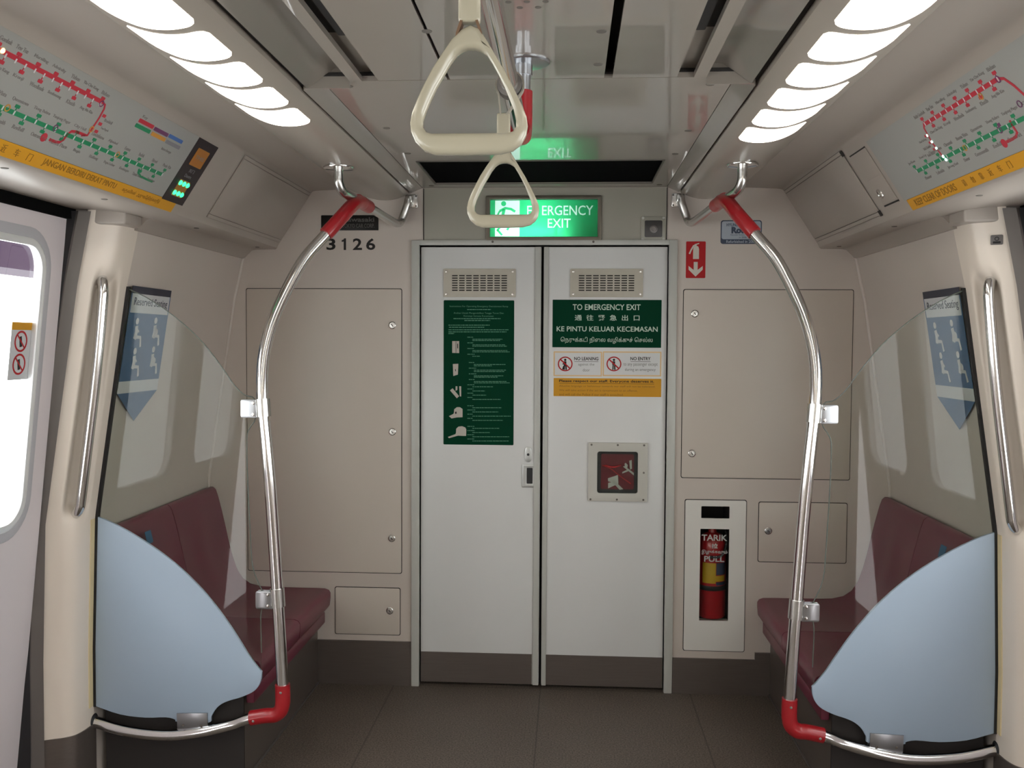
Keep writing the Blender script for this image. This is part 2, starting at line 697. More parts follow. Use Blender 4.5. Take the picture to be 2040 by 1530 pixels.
# end wall with doorway notch and two recesses
sgn0, sgn1 = E(976, 397), E(1192, 473)
ext0, ext1 = E(1392, 1004), E(1456, 1241)
bm = new()
M0 = frame((0, 0, 0), (1, 0, 0), (0, 0, 1))
plate(bm, [(-1.75, 0), (-0.512, 0), (-0.512, 1.852), (0.512, 1.852), (0.512, 0), (1.75, 0), (1.75, 2.35), (-1.75, 2.35)], -0.06, 0.0,
      [rrect(sgn0[0], sgn0[1], sgn1[0], sgn1[1], 0), rrect(ext0[0], ext0[1], ext1[0], ext1[1], 0)], M0)
structure('wall_end', bm, CREAM)

# header panel over the doorway
bm = new()
plate(bm, [(-0.494, 1.873), (0.50, 1.873), (0.50, 2.085), (-0.494, 2.085)], 0, 0.003,
      [rrect(sgn0[0], sgn0[1], sgn1[0], sgn1[1], 0)], M0)
header = structure('trim_1', bm, HEADM)
bm = new()
for x in (-0.496, 0.502):
    box(bm, x - 0.0015, x + 0.0015, -0.0045, 0, 1.874, 2.085)
obj('seam', bm, DARK, header)

# door frame
bm = new()
for x0, x1 in ((-0.545, -0.512), (0.512, 0.546)):
    box(bm, x0, x1, -0.016, 0.06, 0.0, 1.872, 0.003)
box(bm, -0.5125, 0.5125, -0.0155, 0.04, 1.852, 1.8725, 0.002)
structure('trim_2', bm, ALUP)
bm = new()
box(bm, -0.6, 0.6, 0.062, 0.07, 0, 1.9)
structure('trim_3', bm, DARK)

# end wall kick plates
bm = new()
box(bm, -1.40, -0.546, -0.011, 0, 0.0, 0.187)
structure('baseboard_left', bm, STEEL)
bm = new()
box(bm, 0.547, 0.884, -0.011, 0, 0.0, 0.148)
box(bm, 0.884, 1.40, -0.011, 0, 0.0, 0.178)
structure('baseboard_right', bm, STEEL)


# emergency doors ---------------------------------------------------
def emergency_leaf(name, x0, x1, strip, vent_px, s):
    bm = new()
    box(bm, x0, x1, 0.012, 0.045, 0.012, 1.846, 0.002)
    d = structure(name, bm, DOORW)
    a, b = strip
    bm = new()
    box(bm, a, b, 0.004, 0.013, 0.012, 1.846, 0.002)
    obj('edge_strip', bm, ALUP, d)
    bm = new()
    box(bm, min(x0, x1) + 0.002, max(x0, x1) - 0.002 - (0.028 if s < 0 else 0), 0.009, 0.013, 0.014, 0.142)
    obj('kick_plate', bm, STEEL, d)
    (u0, v1), (u1, v0) = E(vent_px[0], vent_px[1]), E(vent_px[2], vent_px[3])
    bm = new()
    holes = []
    gw, gh = (u1 - u0) * 0.78, (v1 - v0) * 0.60
    gx, gz = (u0 + u1) / 2 - gw / 2, v0 + (v1 - v0) * 0.2
    for i in range(8):
        for j in range(7):
            x = gx + (i + 0.1) * gw / 8
            z = gz + (j + 0.22) * gh / 7
            holes.append([(x, z), (x + gw / 8 * 0.8, z), (x + gw / 8 * 0.8, z + gh / 7 * 0.5), (x, z + gh / 7 * 0.5)])
    plate(bm, rrect(u0, v0, u1, v1, 0.004, 2), -0.012, -0.006, holes, M0)
    g = obj('vent_grille', bm, VENT, d)
    bm = new()
    box(bm, gx, gx + gw, 0.0085, 0.0118, gz, gz + gh)
    obj('vent_backing', bm, DARK, d)
    bm = new()
    for x in (u0 + 0.012, u1 - 0.012):
        for z in (v0 + 0.012, v1 - 0.012):
            lathe(bm, [(0.005, 0), (0.0045, 0.002), (0, 0.0028)], (x, 0.006, z), (0, -1, 0), 12)
    obj('screws', bm, SATIN, g)
    return d


d1 = emergency_leaf('door_1', -0.509, -0.008, (-0.034, -0.009), (883, 535, 1027, 592), -1)
d2 = emergency_leaf('door_2', 0.002, 0.509, (0.003, 0.022), (1136, 535, 1281, 592), 1)
bm = new()
(u0, v1), (u1, v0) = E(1040, 925), E(1065, 972)
plate(bm, rrect(u0, v0, u1, v1, 0.003, 3), -0.012, -0.007, [rrect(u0 + 0.019, v0 + 0.016, u1 - 0.009, v1 - 0.016, 0.003, 3)], M0, bev=0.001)
h = obj('flush_pull', bm, ALU, d1)
bm = new()
box(bm, u0 + 0.018, u1 - 0.008, 0.0095, 0.0118, v0 + 0.015, v1 - 0.015)
obj('pull_recess', bm, BLACK, h)
bm = new()
x, z = E(1052, 906)
plate(bm, [(x + 0.0155 * math.copysign(abs(math.cos(t)) ** 0.8, math.cos(t)), z + 0.032 * math.copysign(abs(math.sin(t)) ** 0.7, math.sin(t)))
           for t in [i * math.pi / 16 for i in range(32)]], -0.012, -0.008, (), M0, bev=0.001)
h = obj('lock_plate', bm, ALU, d1)
bm = new()
lathe(bm, [(0.0055, 0), (0.0055, 0.004), (0.002, 0.0035), (0, 0.001)], (x, 0.009, z), (0, -1, 0), 14)
obj('keyhole', bm, BLACK, h)

# ceiling -----------------------------------------------------------
ZC = 2.087
bm = new()
gr0, gr1 = -0.56, -0.105
grx = 0.43
plate(bm, [(-0.50, -1.56), (0.50, -1.56), (0.50, 0.0), (-0.50, 0.0)], 0, 0.01, [[(-grx, gr0), (grx, gr0), (grx, gr1), (-grx, gr1)]],
      Matrix.Translation((0, 0, ZC)))
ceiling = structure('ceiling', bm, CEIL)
bm = new()
box(bm, -0.185, 0.208 - 0.02, YB, -1.564, ZC, ZC + 0.01)
for s in (-1, 1):
    a = 0.208 if s > 0 else 0.192
    box(bm, s * a, s * 0.362, YB, -1.564, ZC, ZC + 0.01)
    box(bm, s * 0.402, s * 0.432, YB, -1.564, ZC - 0.002, ZC + 0.012)
    # groove floor and gutter
    box(bm, s * 0.355, s * 0.41, -1.85, -1.564, ZC + 0.022, ZC + 0.03)
    extrude_profile(bm, [(s * 0.432, ZC + 0.035), (s * 0.47, ZC + 0.03), (s * 0.538, ZC - 0.018), (s * 0.538, ZC + 0.01), (s * 0.45, ZC + 0.06), (s * 0.432, ZC + 0.06)], YB, -1.564)
for s in (-1, 1):
    box(bm, s * 0.432, s * 0.545, -1.566, -1.560, ZC - 0.018, ZC + 0.06)
    box(bm, s * 0.355, s * 0.41, -1.566, -1.560, ZC + 0.009, ZC + 0.03)
obj('centre_panels', bm, CEIL, ceiling)
bm = new()
for s in (-1, 1):
    extrude_profile(bm, [(s * 0.502, ZC), (s * 0.549, ZC - 0.02), (s * 0.549, ZC + 0.01), (s * 0.502, ZC + 0.012)], -1.56, 0)
obj('edge_strip', bm, CEIL, ceiling)
bm = new()
box(bm, -0.6, 0.6, YB, 0.0, ZC + 0.07, ZC + 0.08)
for s in (-1, 1):
    box(bm, s * 0.355, s * 0.41, YB, -1.85, ZC + 0.022, ZC + 0.03)
    box(bm, s * 0.546, s * 0.56, YB, 0, ZC - 0.006, ZC + 0.02)
    box(bm, s * 0.497, s * 0.505, -1.56, 0, ZC + 0.006, ZC + 0.016)
box(bm, -0.56, 0.56, -1.568, -1.556, ZC + 0.011, ZC + 0.02)
obj('dark_gap', bm, DARK, ceiling)
bm = new()
for s in (-1, 1):
    for k in range(6):
        y1 = -1.86 - k * 0.95
        plate(bm, rrect(s * 0.364, y1 - 0.85, s * 0.386, y1, 0.004, 2), ZC + 0.012, ZC + 0.02)
obj('air_slot', bm, BLACK, ceiling)
bm = new()
for x, y in ((-0.188, -1.915), (0.17, -1.898), (0.17, -1.673), (-0.446, -1.517), (0.451, -1.497), (-0.44, -1.068), (-0.44, -0.70),
             (0.46, -1.0), (-0.455, -0.06), (0.465, -0.06), (0.46, -0.66)):
    lathe(bm, [(0.011, 0), (0.010, 0.0015), (0.004, 0.001), (0, 0.001)], (x, y, ZC), (0, 0, -1), 16)
obj('screw', bm, GRIMY, ceiling)
bm = new()
for i in range(4):
    for j in range(2):
        lathe(bm, [(0.006, 0), (0.006, 0.001), (0, 0.001)], (-0.06 + i * 0.035 + 0.015 * j, -2.04 - 0.03 * j, ZC), (0, 0, -1), 10)
obj('speaker_hole', bm, GRIMY, ceiling)

bm = new()
box(bm, -grx, grx, gr0, gr1, ZC + 0.03, ZC + 0.035)
for i in range(46):
    y = gr0 + (i + 0.5) * (gr1 - gr0) / 46
    box(bm, -grx, grx, y - 0.0012, y + 0.0012, ZC + 0.003, ZC + 0.03)
grl = thing('ceiling_air_grille', 'wide black air return grille in the ceiling just before the end wall', 'grille', (0, (gr0 + gr1) / 2, ZC))
obj('louvre', bm, JET, grl)
bm = new()
plate(bm, rrect(-grx - 0.006, gr0 - 0.006, grx + 0.006, gr1 + 0.006, 0.003, 2), ZC - 0.0025, ZC - 0.0005,
      [rrect(-grx, gr0, grx, gr1, 0)])
obj('rim', bm, GRIMY, grl)


# light covers ------------------------------------------------------
def cover_z(x):
    t = (x - 0.556) / (0.79 - 0.556)
    return 2.066 + 0.010 * t - 0.034 * 4 * t * (1 - t) * (1 - 0.25 * (t - 0.4))


for s, nm in ((-1, 'left'), (1, 'right')):
    bm = new()
    poly = [(s * (0.557 + 0.233 * i / 20), cover_z(0.557 + 0.233 * i / 20)) for i in range(21)]
    poly += [(s * 0.79, 2.11), (s * 0.557, 2.11)]
    extrude_profile(bm, poly, YB, 0.0)
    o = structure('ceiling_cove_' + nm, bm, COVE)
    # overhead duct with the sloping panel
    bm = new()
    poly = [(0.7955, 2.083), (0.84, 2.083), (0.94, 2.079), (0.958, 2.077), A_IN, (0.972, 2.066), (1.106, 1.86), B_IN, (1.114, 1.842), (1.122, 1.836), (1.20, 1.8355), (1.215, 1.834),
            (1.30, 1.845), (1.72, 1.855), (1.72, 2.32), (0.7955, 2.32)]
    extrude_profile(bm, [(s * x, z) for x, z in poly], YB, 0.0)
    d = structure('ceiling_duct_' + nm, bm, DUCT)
    bm = new()
    extrude_profile(bm, [(s * 0.788, 2.095), (s * 0.797, 2.095), (s * 0.797, 2.087), (s * 0.788, 2.085)], YB, 0.0)
    obj('seam', bm, DARK, d)
    bm = new()
    extrude_profile(bm, [(s * x, z) for x, z in ((1.208, 1.8345), (1.222, 1.831), (1.246, 1.808), (1.256, 1.797), (1.34, 1.797), (1.34, 1.90), (1.21, 1.90))], -0.97, 0.0)
    obj('lower_rail', bm, DUCT, d)
    bm = new()
    box(bm, s * 1.240, s * 1.435, -1.078, -0.965, 1.803, 1.95, 0.008, 3)
    obj('end_block', bm, DUCT, d)
    bm = new()
    for y, x in ((-0.72, 1.165), (-0.10, 1.165), (-1.35, 1.165), (-1.8, 1.165)):
        lathe(bm, [(0.009, 0), (0.008, 0.0015), (0, 0.0015)], (s * x, y, 1.8357), (0, 0, -1), 14)
    obj('screw', bm, GRIMY, d)

# ceiling lamps ------------------------------------------------------
DARKNAMES = ['end-most', 'second from the end wall', 'third from the end wall', 'fourth from the end wall', 'fifth from the end wall', 'sixth from the end wall']


def lamp(s, ya, yb, label, name='ceiling_light', group='ceiling light panels'):
    """Rounded diffuser panel following the convex cover between y = ya and yb (|x| 0.595 .. 0.755)."""
    bm = new()
    n = 28
    cols = []
    ri, ro = 0.024, 0.066
    for i in range(n + 1):
        x = 0.595 + 0.16 * i / n
        di, do = x - 0.595, 0.755 - x
        c = 0.0
        if di < ri:
            c = max(c, ri - math.sqrt(max(0, ri * ri - (ri - di) ** 2)))
        c2 = c
        if do < ro:
            c = max(c, (ro - math.sqrt(max(0, ro * ro - (ro - do) ** 2))) * 0.92)
        rs = 0.012
        if do < rs:
            c2 = max(c2, rs - math.sqrt(max(0, rs * rs - (rs - do) ** 2)))
        z = cover_z(x) - 0.0008
        cols.append([bm.verts.new((s * x, yb - c, z)), bm.verts.new((s * x, ya + c2, z)), bm.verts.new((s * x, ya + c2, z + 0.004)), bm.verts.new((s * x, yb - c, z + 0.004))])
    for a, b in zip(cols, cols[1:]):
        for k in range(4):
            bm.faces.new((a[k], a[(k + 1) % 4], b[(k + 1) % 4], b[k]))
    bm.faces.new(cols[0])
    bm.faces.new(cols[-1])
    bmesh.ops.recalc_face_normals(bm, faces=list(bm.faces))
    o = obj(name, bm, LAMP)
    tag(o, label, 'light', group)
    return o


for s, yend, n, side in ((-1, -1.315, 5, 'left'), (1, -1.06, 6, 'right')):
    wall = 'side with the black door display' if s < 0 else 'side with the KEEP CLEAR OF DOORS strip'
    for k in range(n):
        if k == 0:
            lb = 'lit ceiling light panel closest to the end wall in the %s row' % side
        elif k == n - 1:
            lb = 'lit ceiling light panel cut by the top of the picture, %s row' % side
        else:
            lb = '%s lit ceiling light panel counted from the end wall, %s row' % (['', 'second', 'third', 'fourth', 'fifth'][k], side)
        yb = yend - k * 0.195
        lamp(s, yb - 0.166, yb, lb, group='lit panels of the %s ceiling row' % side)
    yb = yend - n * 0.195
    lamp(s, YB + 0.2, yb, 'long run of lit ceiling panels overhead behind the viewer, %s row' % side, name='ceiling_light_run', group='light runs')

# side linings --------------------------------------------------------
for s, nm in ((-1, 'left'), (1, 'right')):
    zs = [0.0, 0.45, 0.66, 0.88, 1.2, 1.62, 1.80, 1.9]
    bm = new()
    poly = [(s * W(z), z) for z in zs] + [(s * (W(z) + 0.03), z) for z in reversed(zs)]
    extrude_profile(bm, poly, YP - 0.005, 0.0)
    wl = structure('wall_' + nm, bm, CREAM)
    # corner strip where side lining meets the end wall
    bm = new()
    tube(bm, [(s * (W(z) - 0.002), -0.003, z) for z in (0.42, 0.88, 1.2, 1.62, 1.80)], 0.007, 10)
    obj('corner_strip', bm, CREAM, wl)
    # pillar with grip recess
    bm = new()
    nz = 64
    PATH = [(p.x, p.y) for p in catmull([(0, -0.942, 0), (0.001, -0.972, 0), (0.004, -1.008, 0), (0.014, -1.040, 0), (0.036, -1.060, 0), (0.064, -1.073, 0), (0.095, -1.087, 0)], 6)]
    grid = []
    for i in range(nz + 1):
        z = 0.2 + (1.86 - 0.2) * i / nz
        t = min(1, max(0, (z - 0.885) / 0.055)) * min(1, max(0, (1.672 - z) / 0.055))
        t = t * t * (3 - 2 * t)
        row = []
        for k, (dx, y) in enumerate(PATH):
            q = k / (len(PATH) - 1)
            g = min(1.0, max(0.0, 1 - abs(q - 0.50) / 0.27) * 1.5)
            g = g * g * (3 - 2 * g)
            x = W(z) + dx + 0.75 * 0.046 * g * t
            y = y + 0.66 * 0.046 * g * t
            row.append(bm.verts.new((s * x, y, z)))
        # closing face back into the wall
        row.append(bm.verts.new((s * (W(z) + 0.10), YP - 0.12, z)))
        row.append(bm.verts.new((s * (W(z) + 0.035), YP - 0.002, z)))
        grid.append(row)
    L = len(grid[0])
    for a, b in zip(grid, grid[1:]):
        for k in range(L):
            bm.faces.new((a[k], a[(k + 1) % L], b[(k + 1) % L], b[k]))
    bm.faces.new(grid[0])
    bm.faces.new(grid[-1])
    bmesh.ops.recalc_face_normals(bm, faces=list(bm.faces))
    pl = structure('pillar_' + nm, bm, PILLAR, smooth=60)
    bm = new()
    pts = [(W(0.1) + dx - 0.004, y - 0.003) for dx, y in PATH]
    t = bmesh.new()
    lo = [t.verts.new((s * x, y, 0.0)) for x, y in pts] + [t.verts.new((s * 1.545, YP - 0.12, 0)), t.verts.new((s * 1.47, YP + 0.002, 0)), t.verts.new((s * pts[0][0], YP + 0.002, 0))]
    hi = [t.verts.new((v.co.x, v.co.y, 0.2)) for v in lo]
    for k in range(len(lo)):
        k2 = (k + 1) % len(lo)
        t.faces.new((lo[k], lo[k2], hi[k2], hi[k]))
    t.faces.new(lo)
    t.faces.new(hi)
    join(bm, t)
    obj('kick_plate', bm, STEEL, pl)
    bm = new()
    t = bmesh.new()
    rows = [[t.verts.new((s * (W(z) + dx), y, z)) for dx, y in ((-0.001, YP - 0.010), (-0.002, YP - 0.034), (0.012, YP - 0.036), (0.012, YP - 0.010))] for z in (0.26, 0.45, 0.66, 0.875)]
    for a, b in zip(rows, rows[1:]):
        for k in range(4):
            t.faces.new((a[k], a[(k + 1) % 4], b[(k + 1) % 4], b[k]))
    t.faces.new(rows[0])
    t.faces.new(rows[-1])
    join(bm, t)
    obj('yellowed_strip', bm, YELLOWED, pl)
    # grey door post and black seal
    for part, m, a, b, ya, yb2 in (('door_post', GREYFR, 0.082, 0.115, YD + 0.008, YD - 0.004), ('door_seal', BLACK, 0.108, 0.135, YD + 0.002, YD - 0.010)):
        bm = new()
        t = bmesh.new()
        rows = [[t.verts.new((s * (W(z) + a), ya, z)), t.verts.new((s * max(W(z) + b, DX(z) + (0.012 if part == 'door_seal' else -0.1)), yb2, z)), t.verts.new((s * (max(W(z) + b, DX(z) + (0.012 if part == 'door_seal' else -0.1)) + 0.012), yb2 + 0.004, z)), t.verts.new((s * (W(z) + a + 0.03), ya + 0.02, z))]
                for z in (0.0, 0.45, 0.88, 1.62, 1.84)]
        for p, q in zip(rows, rows[1:]):
            for k in range(4):
                t.faces.new((p[k], p[(k + 1) % 4], q[(k + 1) % 4], q[k]))
        t.faces.new(rows[0])
        t.faces.new(rows[-1])
        join(bm, t)
        obj(part, bm, m, pl)
    bm = new()
    zt = 1.832
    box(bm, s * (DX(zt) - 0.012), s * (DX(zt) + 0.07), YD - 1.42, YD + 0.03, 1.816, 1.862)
    structure('trim_4' if s < 0 else 'trim_5', bm, JET)

    # sliding door leaves
    Md = frame((s * DX(0), 0, 0), (0, -s, 0), (s * (DX(1) - DX(0)), 0, 1))
    kz = math.sqrt(1 + 0.109 ** 2)
    for li, (ya, yb2) in enumerate(((YD - 0.004, YD - 0.70), (YD - 0.708, YD - 1.41))):
        u0, u1 = -s * ya, -s * yb2
        lo, hi = (min(u0, u1), max(u0, u1))
        w0, w1 = lo + 0.098, hi - 0.098
        wz0, wz1 = 0.90 * kz, 1.735 * kz
        bm = new()
        plate(bm, [(lo, 0.01), (hi, 0.01), (hi, 1.815 * kz), (lo, 1.815 * kz)], -0.03, 0.0, [rrect(w0, wz0, w1, wz1, 0.09, 8)])
        dn = {(-1, 0): 'door_3', (-1, 1): 'door_5', (1, 0): 'door_4', (1, 1): 'door_6'}[(s, li)]
        d = obj(dn, bm, SLIDE, M=Md)
        d['kind'] = 'structure'
        d['local'] = 1
        bm = new()
        plate(bm, rrect(w0 - 0.004, wz0 - 0.004, w1 + 0.004, wz1 + 0.004, 0.094, 8), -0.012, 0.007, [rrect(w0 + 0.018, wz0 + 0.018, w1 - 0.018, wz1 - 0.018, 0.072, 8)], bev=0.003)
        f = obj('window_frame', bm, WINAL, d)
        bm = new()
        plate(bm, rrect(w0, wz0, w1, wz1, 0.09, 8), -0.018, -0.013)
        obj('pane', bm, PANE, d)
        bm = new()
        plate(bm, rrect(w0 - 0.034, wz0 - 0.034, w1 + 0.034, wz1 + 0.034, 0.12, 8), 0.0, 0.0022, [rrect(w0 - 0.003, wz0 - 0.003, w1 + 0.003, wz1 + 0.003, 0.093, 8)], bev=0.0015)
        obj('window_surround', bm, mat('surround_' + dn, (0.50, 0.49, 0.52), 0.45), d)

    # the car behind the viewer
    bm = new()
    wy = [(-2.9, -4.75), (-5.25, -7.2)]
    Mw = frame((s * 1.43, 0, 0), (0, 1, 0), (0, 0, 1)) if s < 0 else frame((s * 1.43, 0, 0), (0, -1, 0), (0, 0, 1))
    uu = lambda y: y if s < 0 else -y
    holes = [rrect(uu(a), 0.85, uu(b), 1.62, 0.06, 4) for a, b in wy]
    plate(bm, rrect(uu(YD - 1.415), 0, uu(YB), 1.86, 0), -0.05, 0, holes, Mw)
    rear = structure('wall_rear_' + nm, bm, CREAM)
    bm = new()
    for a, b in wy:
        plate(bm, rrect(uu(a) , 0.85, uu(b), 1.62, 0.06, 4), -0.03, -0.025, (), Mw)
    structure('window_1' if s < 0 else 'window_2', bm, PANE)
    bm = new()
    box(bm, s * 1.33, s * 1.43, -2.62, -2.525, 0, 1.83, 0.01)
    structure('pillar_rear_' + nm, bm, PILLAR)
bm = new()
box(bm, -1.75, 1.75, YB - 0.05, YB, 0, 2.35)
structure('wall_rear', bm, CREAM)
bm = new()
box(bm, -1.75, 1.75, YB, 0.2, 2.34, 2.38)
structure('roof', bm, DARK)

# platform outside, seen through the door windows
bm = new()
box(bm, -2.9, -2.6, -7.5, 4.0, 1.80, 1.96)
tag(obj('platform_beam', bm, PURPLE), 'purple platform beam seen through the top of the left door window', 'beam')


# ================================================================== things
SIDE = {-1: 'left', 1: 'right'}
NEAR = {-1: 'below the black 3126 numerals', 1: 'beside the fire extinguisher cabinet'}

# benches -------------------------------------------------------------
PROF = [(0.918, 0.318), (0.905, 0.322), (0.893, 0.338), (0.889, 0.37), (0.889, 0.392), (0.896, 0.403), (0.912, 0.409), (0.96, 0.410), (1.02, 0.410), (1.08, 0.4105), (1.14, 0.411), (1.19, 0.413),
        (1.235, 0.424), (1.268, 0.447), (1.292, 0.485), (1.312, 0.545), (1.328, 0.61), (1.343, 0.68), (1.357, 0.74), (1.371, 0.795), (1.381, 0.824), (1.392, 0.834), (1.404, 0.834), (1.408, 0.82)]
for s in (-1, 1):
    root = thing('bench_seat', ['', 'burgundy moulded two seat bench beside the fire extinguisher cabinet', 'burgundy moulded two seat bench on the side of the black number 3126'][s], 'bench', (s * 1.15, -0.47, 0), 'burgundy benches')
    for k, (ya, yb2) in enumerate(((-0.012, -0.455), (-0.459, -0.905))):
        bm = new()
        t = bmesh.new()
        ny = 18
        grid = []
        for i, (x, z) in enumerate(PROF):
            row = []
            for j in range(ny + 1):
                q = j / ny
                dip = math.sin(math.pi * q) ** 0.8 if 0 < q < 1 else 0
                pan = max(0, 1 - abs(x - 1.10) / 0.17) * (1 if i > 6 else 0)
                back = max(0, 1 - abs(z - 0.60) / 0.20) if i > 11 else 0
                lum = math.exp(-((q - 0.5) / 0.16) ** 2) * back * 0.006
                row.append(t.verts.new((s * (x + 0.022 * dip * back - lum), ya + (yb2 - ya) * q, z - 0.020 * dip * pan)))
            grid.append(row)
        for a, b in zip(grid, grid[1:]):
            for j in range(ny):
                t.faces.new((a[j], a[j + 1], b[j + 1], b[j]))
        bmesh.ops.recalc_face_normals(t, faces=list(t.faces))
        if t.faces and sum(f.normal.z for f in t.faces) < 0:
            bmesh.ops.reverse_faces(t, faces=list(t.faces))
        bmesh.ops.solidify(t, geom=list(t.faces), thickness=0.010)
        join(bm, t)
        obj('seat_shell', bm, BURG, root, smooth=60)
    bm = new()
    box(bm, s * 0.912, s * 0.94, -0.90, -0.014, 0.262, 0.312, 0.006)
    obj('front_skirt', bm, BURG, root)
    bm = new()
    box(bm, s * 0.945, s * 1.40, -0.90, -0.013, 0.0, 0.30)
    obj('base', bm, STEEL, root)
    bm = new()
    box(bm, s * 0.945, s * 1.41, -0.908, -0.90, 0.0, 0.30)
    obj('base_end_shade', bm, ENDM, root)  # dark sheet added over the end, standing in for shade under the seat
    bm = new()
    box(bm, s * 0.940, s * 0.946, -0.90, -0.013, 0.0, 0.008)
    obj('floor_trim', bm, GREYFR, root)
    # sticker on the backrest
    y = -0.72
    Ms = frame((s * 1.3545, y, 0.765), (0, -s, 0), (s * 0.055, 0, 0.23))
    bm = new()
    plate(bm, rrect(-0.022, -0.022, 0.022, 0.022, 0.003, 2), 0.010, 0.0115, (), Ms)
    tag(obj('seat_sticker', bm, STICKBLUE), ['', 'small blue sticker on the backrest of the bench near the extinguisher', 'small blue sticker on the backrest of the bench near the number 3126'][s], 'sticker', 'blue seat stickers')

# screens -------------------------------------------------------------
GL = [(1.306, 1.617), (1.26, 1.597), (1.218, 1.574), (1.16, 1.535), (1.108, 1.493), (1.06, 1.447), (1.02, 1.398), (0.988, 1.355), (0.962, 1.317), (0.94, 1.292), (0.918, 1.276), (0.890, 1.265), (0.888, 1.205),
      (0.902, 1.18), (0.914, 1.157), (0.9165, 1.12), (0.916, 1.05), (0.912, 0.935), (0.906, 0.80), (0.902, 0.74), (0.893, 0.70), (0.878, 0.665), (0.870, 0.645), (0.870, 0.600), (0.874, 0.575), (0.875, 0.54), (0.873, 0.446)]
BOT = [(0.871, 0.385), (0.874, 0.358), (0.885, 0.334), (0.905, 0.316), (0.942, 0.299), (0.975, 0.289), (1.004, 0.276), (1.025, 0.257), (1.040, 0.232), (1.050, 0.212), (1.150, 0.212), (1.160, 0.220),
       (1.19, 0.226), (1.26, 0.223), (1.342, 0.231), (1.425, 0.256)]
ARC = [(1.417, 0.882), (1.365, 0.862), (1.305, 0.832), (1.24, 0.793), (1.175, 0.748), (1.12, 0.702), (1.065, 0.648), (1.022, 0.597), (0.985, 0.548), (0.945, 0.488), (0.915, 0.440), (0.889, 0.405), (0.876, 0.39)]
for s in (-1, 1):
    root = thing('screen', ['', 'tall glass screen with frosted blue lower fan, on the fire extinguisher side', 'tall glass screen with frosted blue lower fan, on the number 3126 side'][s], 'screen', (s * 1.15, YP, 0.2), 'glass draught screens')
    Ms = frame((0, YP, 0), (1, 0, 0), (0, 0, 1))
    bm = new()
    out = [(p.x, p.y) for p in catmull([(a, b, 0) for a, b in GL], 3)] + BOT + [(1.431, 0.45), (1.417, 0.88), (1.36, 1.26)]
    # only the clear part: stop at the arc of the frosted film
    out = [(p.x, p.y) for p in catmull([(a, b, 0) for a, b in GL], 3)] + [(a, b) for a, b in reversed(ARC)] + [(1.36, 1.256)]
    plate(bm, [(s * a, b) for a, b in out], -0.004, 0.004, (), Ms)
    cpane = obj('clear_pane', bm, GLASS, root)
    bm = new()
    tube(bm, catmull([(s * a, YP, b) for a, b in GL], 3), 0.0018, 8)
    obj('glass_edge', bm, mat('glass_edge_green', (0.12, 0.135, 0.12), 0.45), cpane)
    bm = new()
    out = [(p.x, p.y) for p in catmull([(a, b, 0) for a, b in ARC], 3)] + [(p.x, p.y) for p in catmull([(a, b, 0) for a, b in BOT], 3)] + [(1.431, 0.45)]
    plate(bm, [(s * a, b) for a, b in out], -0.006, 0.006, (), Ms, bev=0.002)
    obj('frosted_panel', bm, FROST, root)
    bm = new()
    t = bmesh.new()
    rows = [[t.verts.new((s * (W(z) + dx), YP + dy, z)) for dx, dy in ((-0.008, -0.008), (0.004, -0.008), (0.004, 0.008), (-0.008, 0.008))] for z in (0.255, 0.45, 0.88, 1.25, 1.622)]
    for a, b in zip(rows, rows[1:]):
        for k in range(4):
            t.faces.new((a[k], a[(k + 1) % 4], b[(k + 1) % 4], b[k]))
    t.faces.new(rows[0])
    t.faces.new(rows[-1])
    join(bm, t)
    obj('edge_seal', bm, BLACK, root)

# grab rails ----------------------------------------------------------
POLE = [(0.682, -0.715, 1.852), (0.717, -0.74, 1.804), (0.774, -0.785, 1.722), (0.822, -0.835, 1.609), (0.853, -0.885, 1.502), (0.869, -0.918, 1.39), (0.866, -0.937, 1.266), (0.852, YP, 1.108), (0.839, YP, 0.95),
        (0.829, YP, 0.79), (0.820, YP, 0.638), (0.811, YP, 0.478), (0.804, YP, 0.328)]
LOWR = [(0.89, YP, 0.236), (0.93, YP, 0.224), (0.975, YP, 0.206), (1.07, YP - 0.008, 0.184), (1.183, YP - 0.012, 0.170), (1.318, YP - 0.008, 0.178), (1.44, YP, 0.205), (1.475, YP, 0.212)]
UPR = [(0.673, -0.72, 2.046), (0.673, -0.722, 2.01), (0.672, -0.72, 1.985), (0.665, -0.70, 1.962), (0.657, -0.66, 1.955), (0.632, -0.45, 1.946), (0.60, -0.14, 1.933), (0.589, -0.075, 1.934), (0.582, -0.05, 1.945), (0.575, -0.043, 1.965),
       (0.557, -0.04, 2.015), (0.553, -0.038, 2.035)]
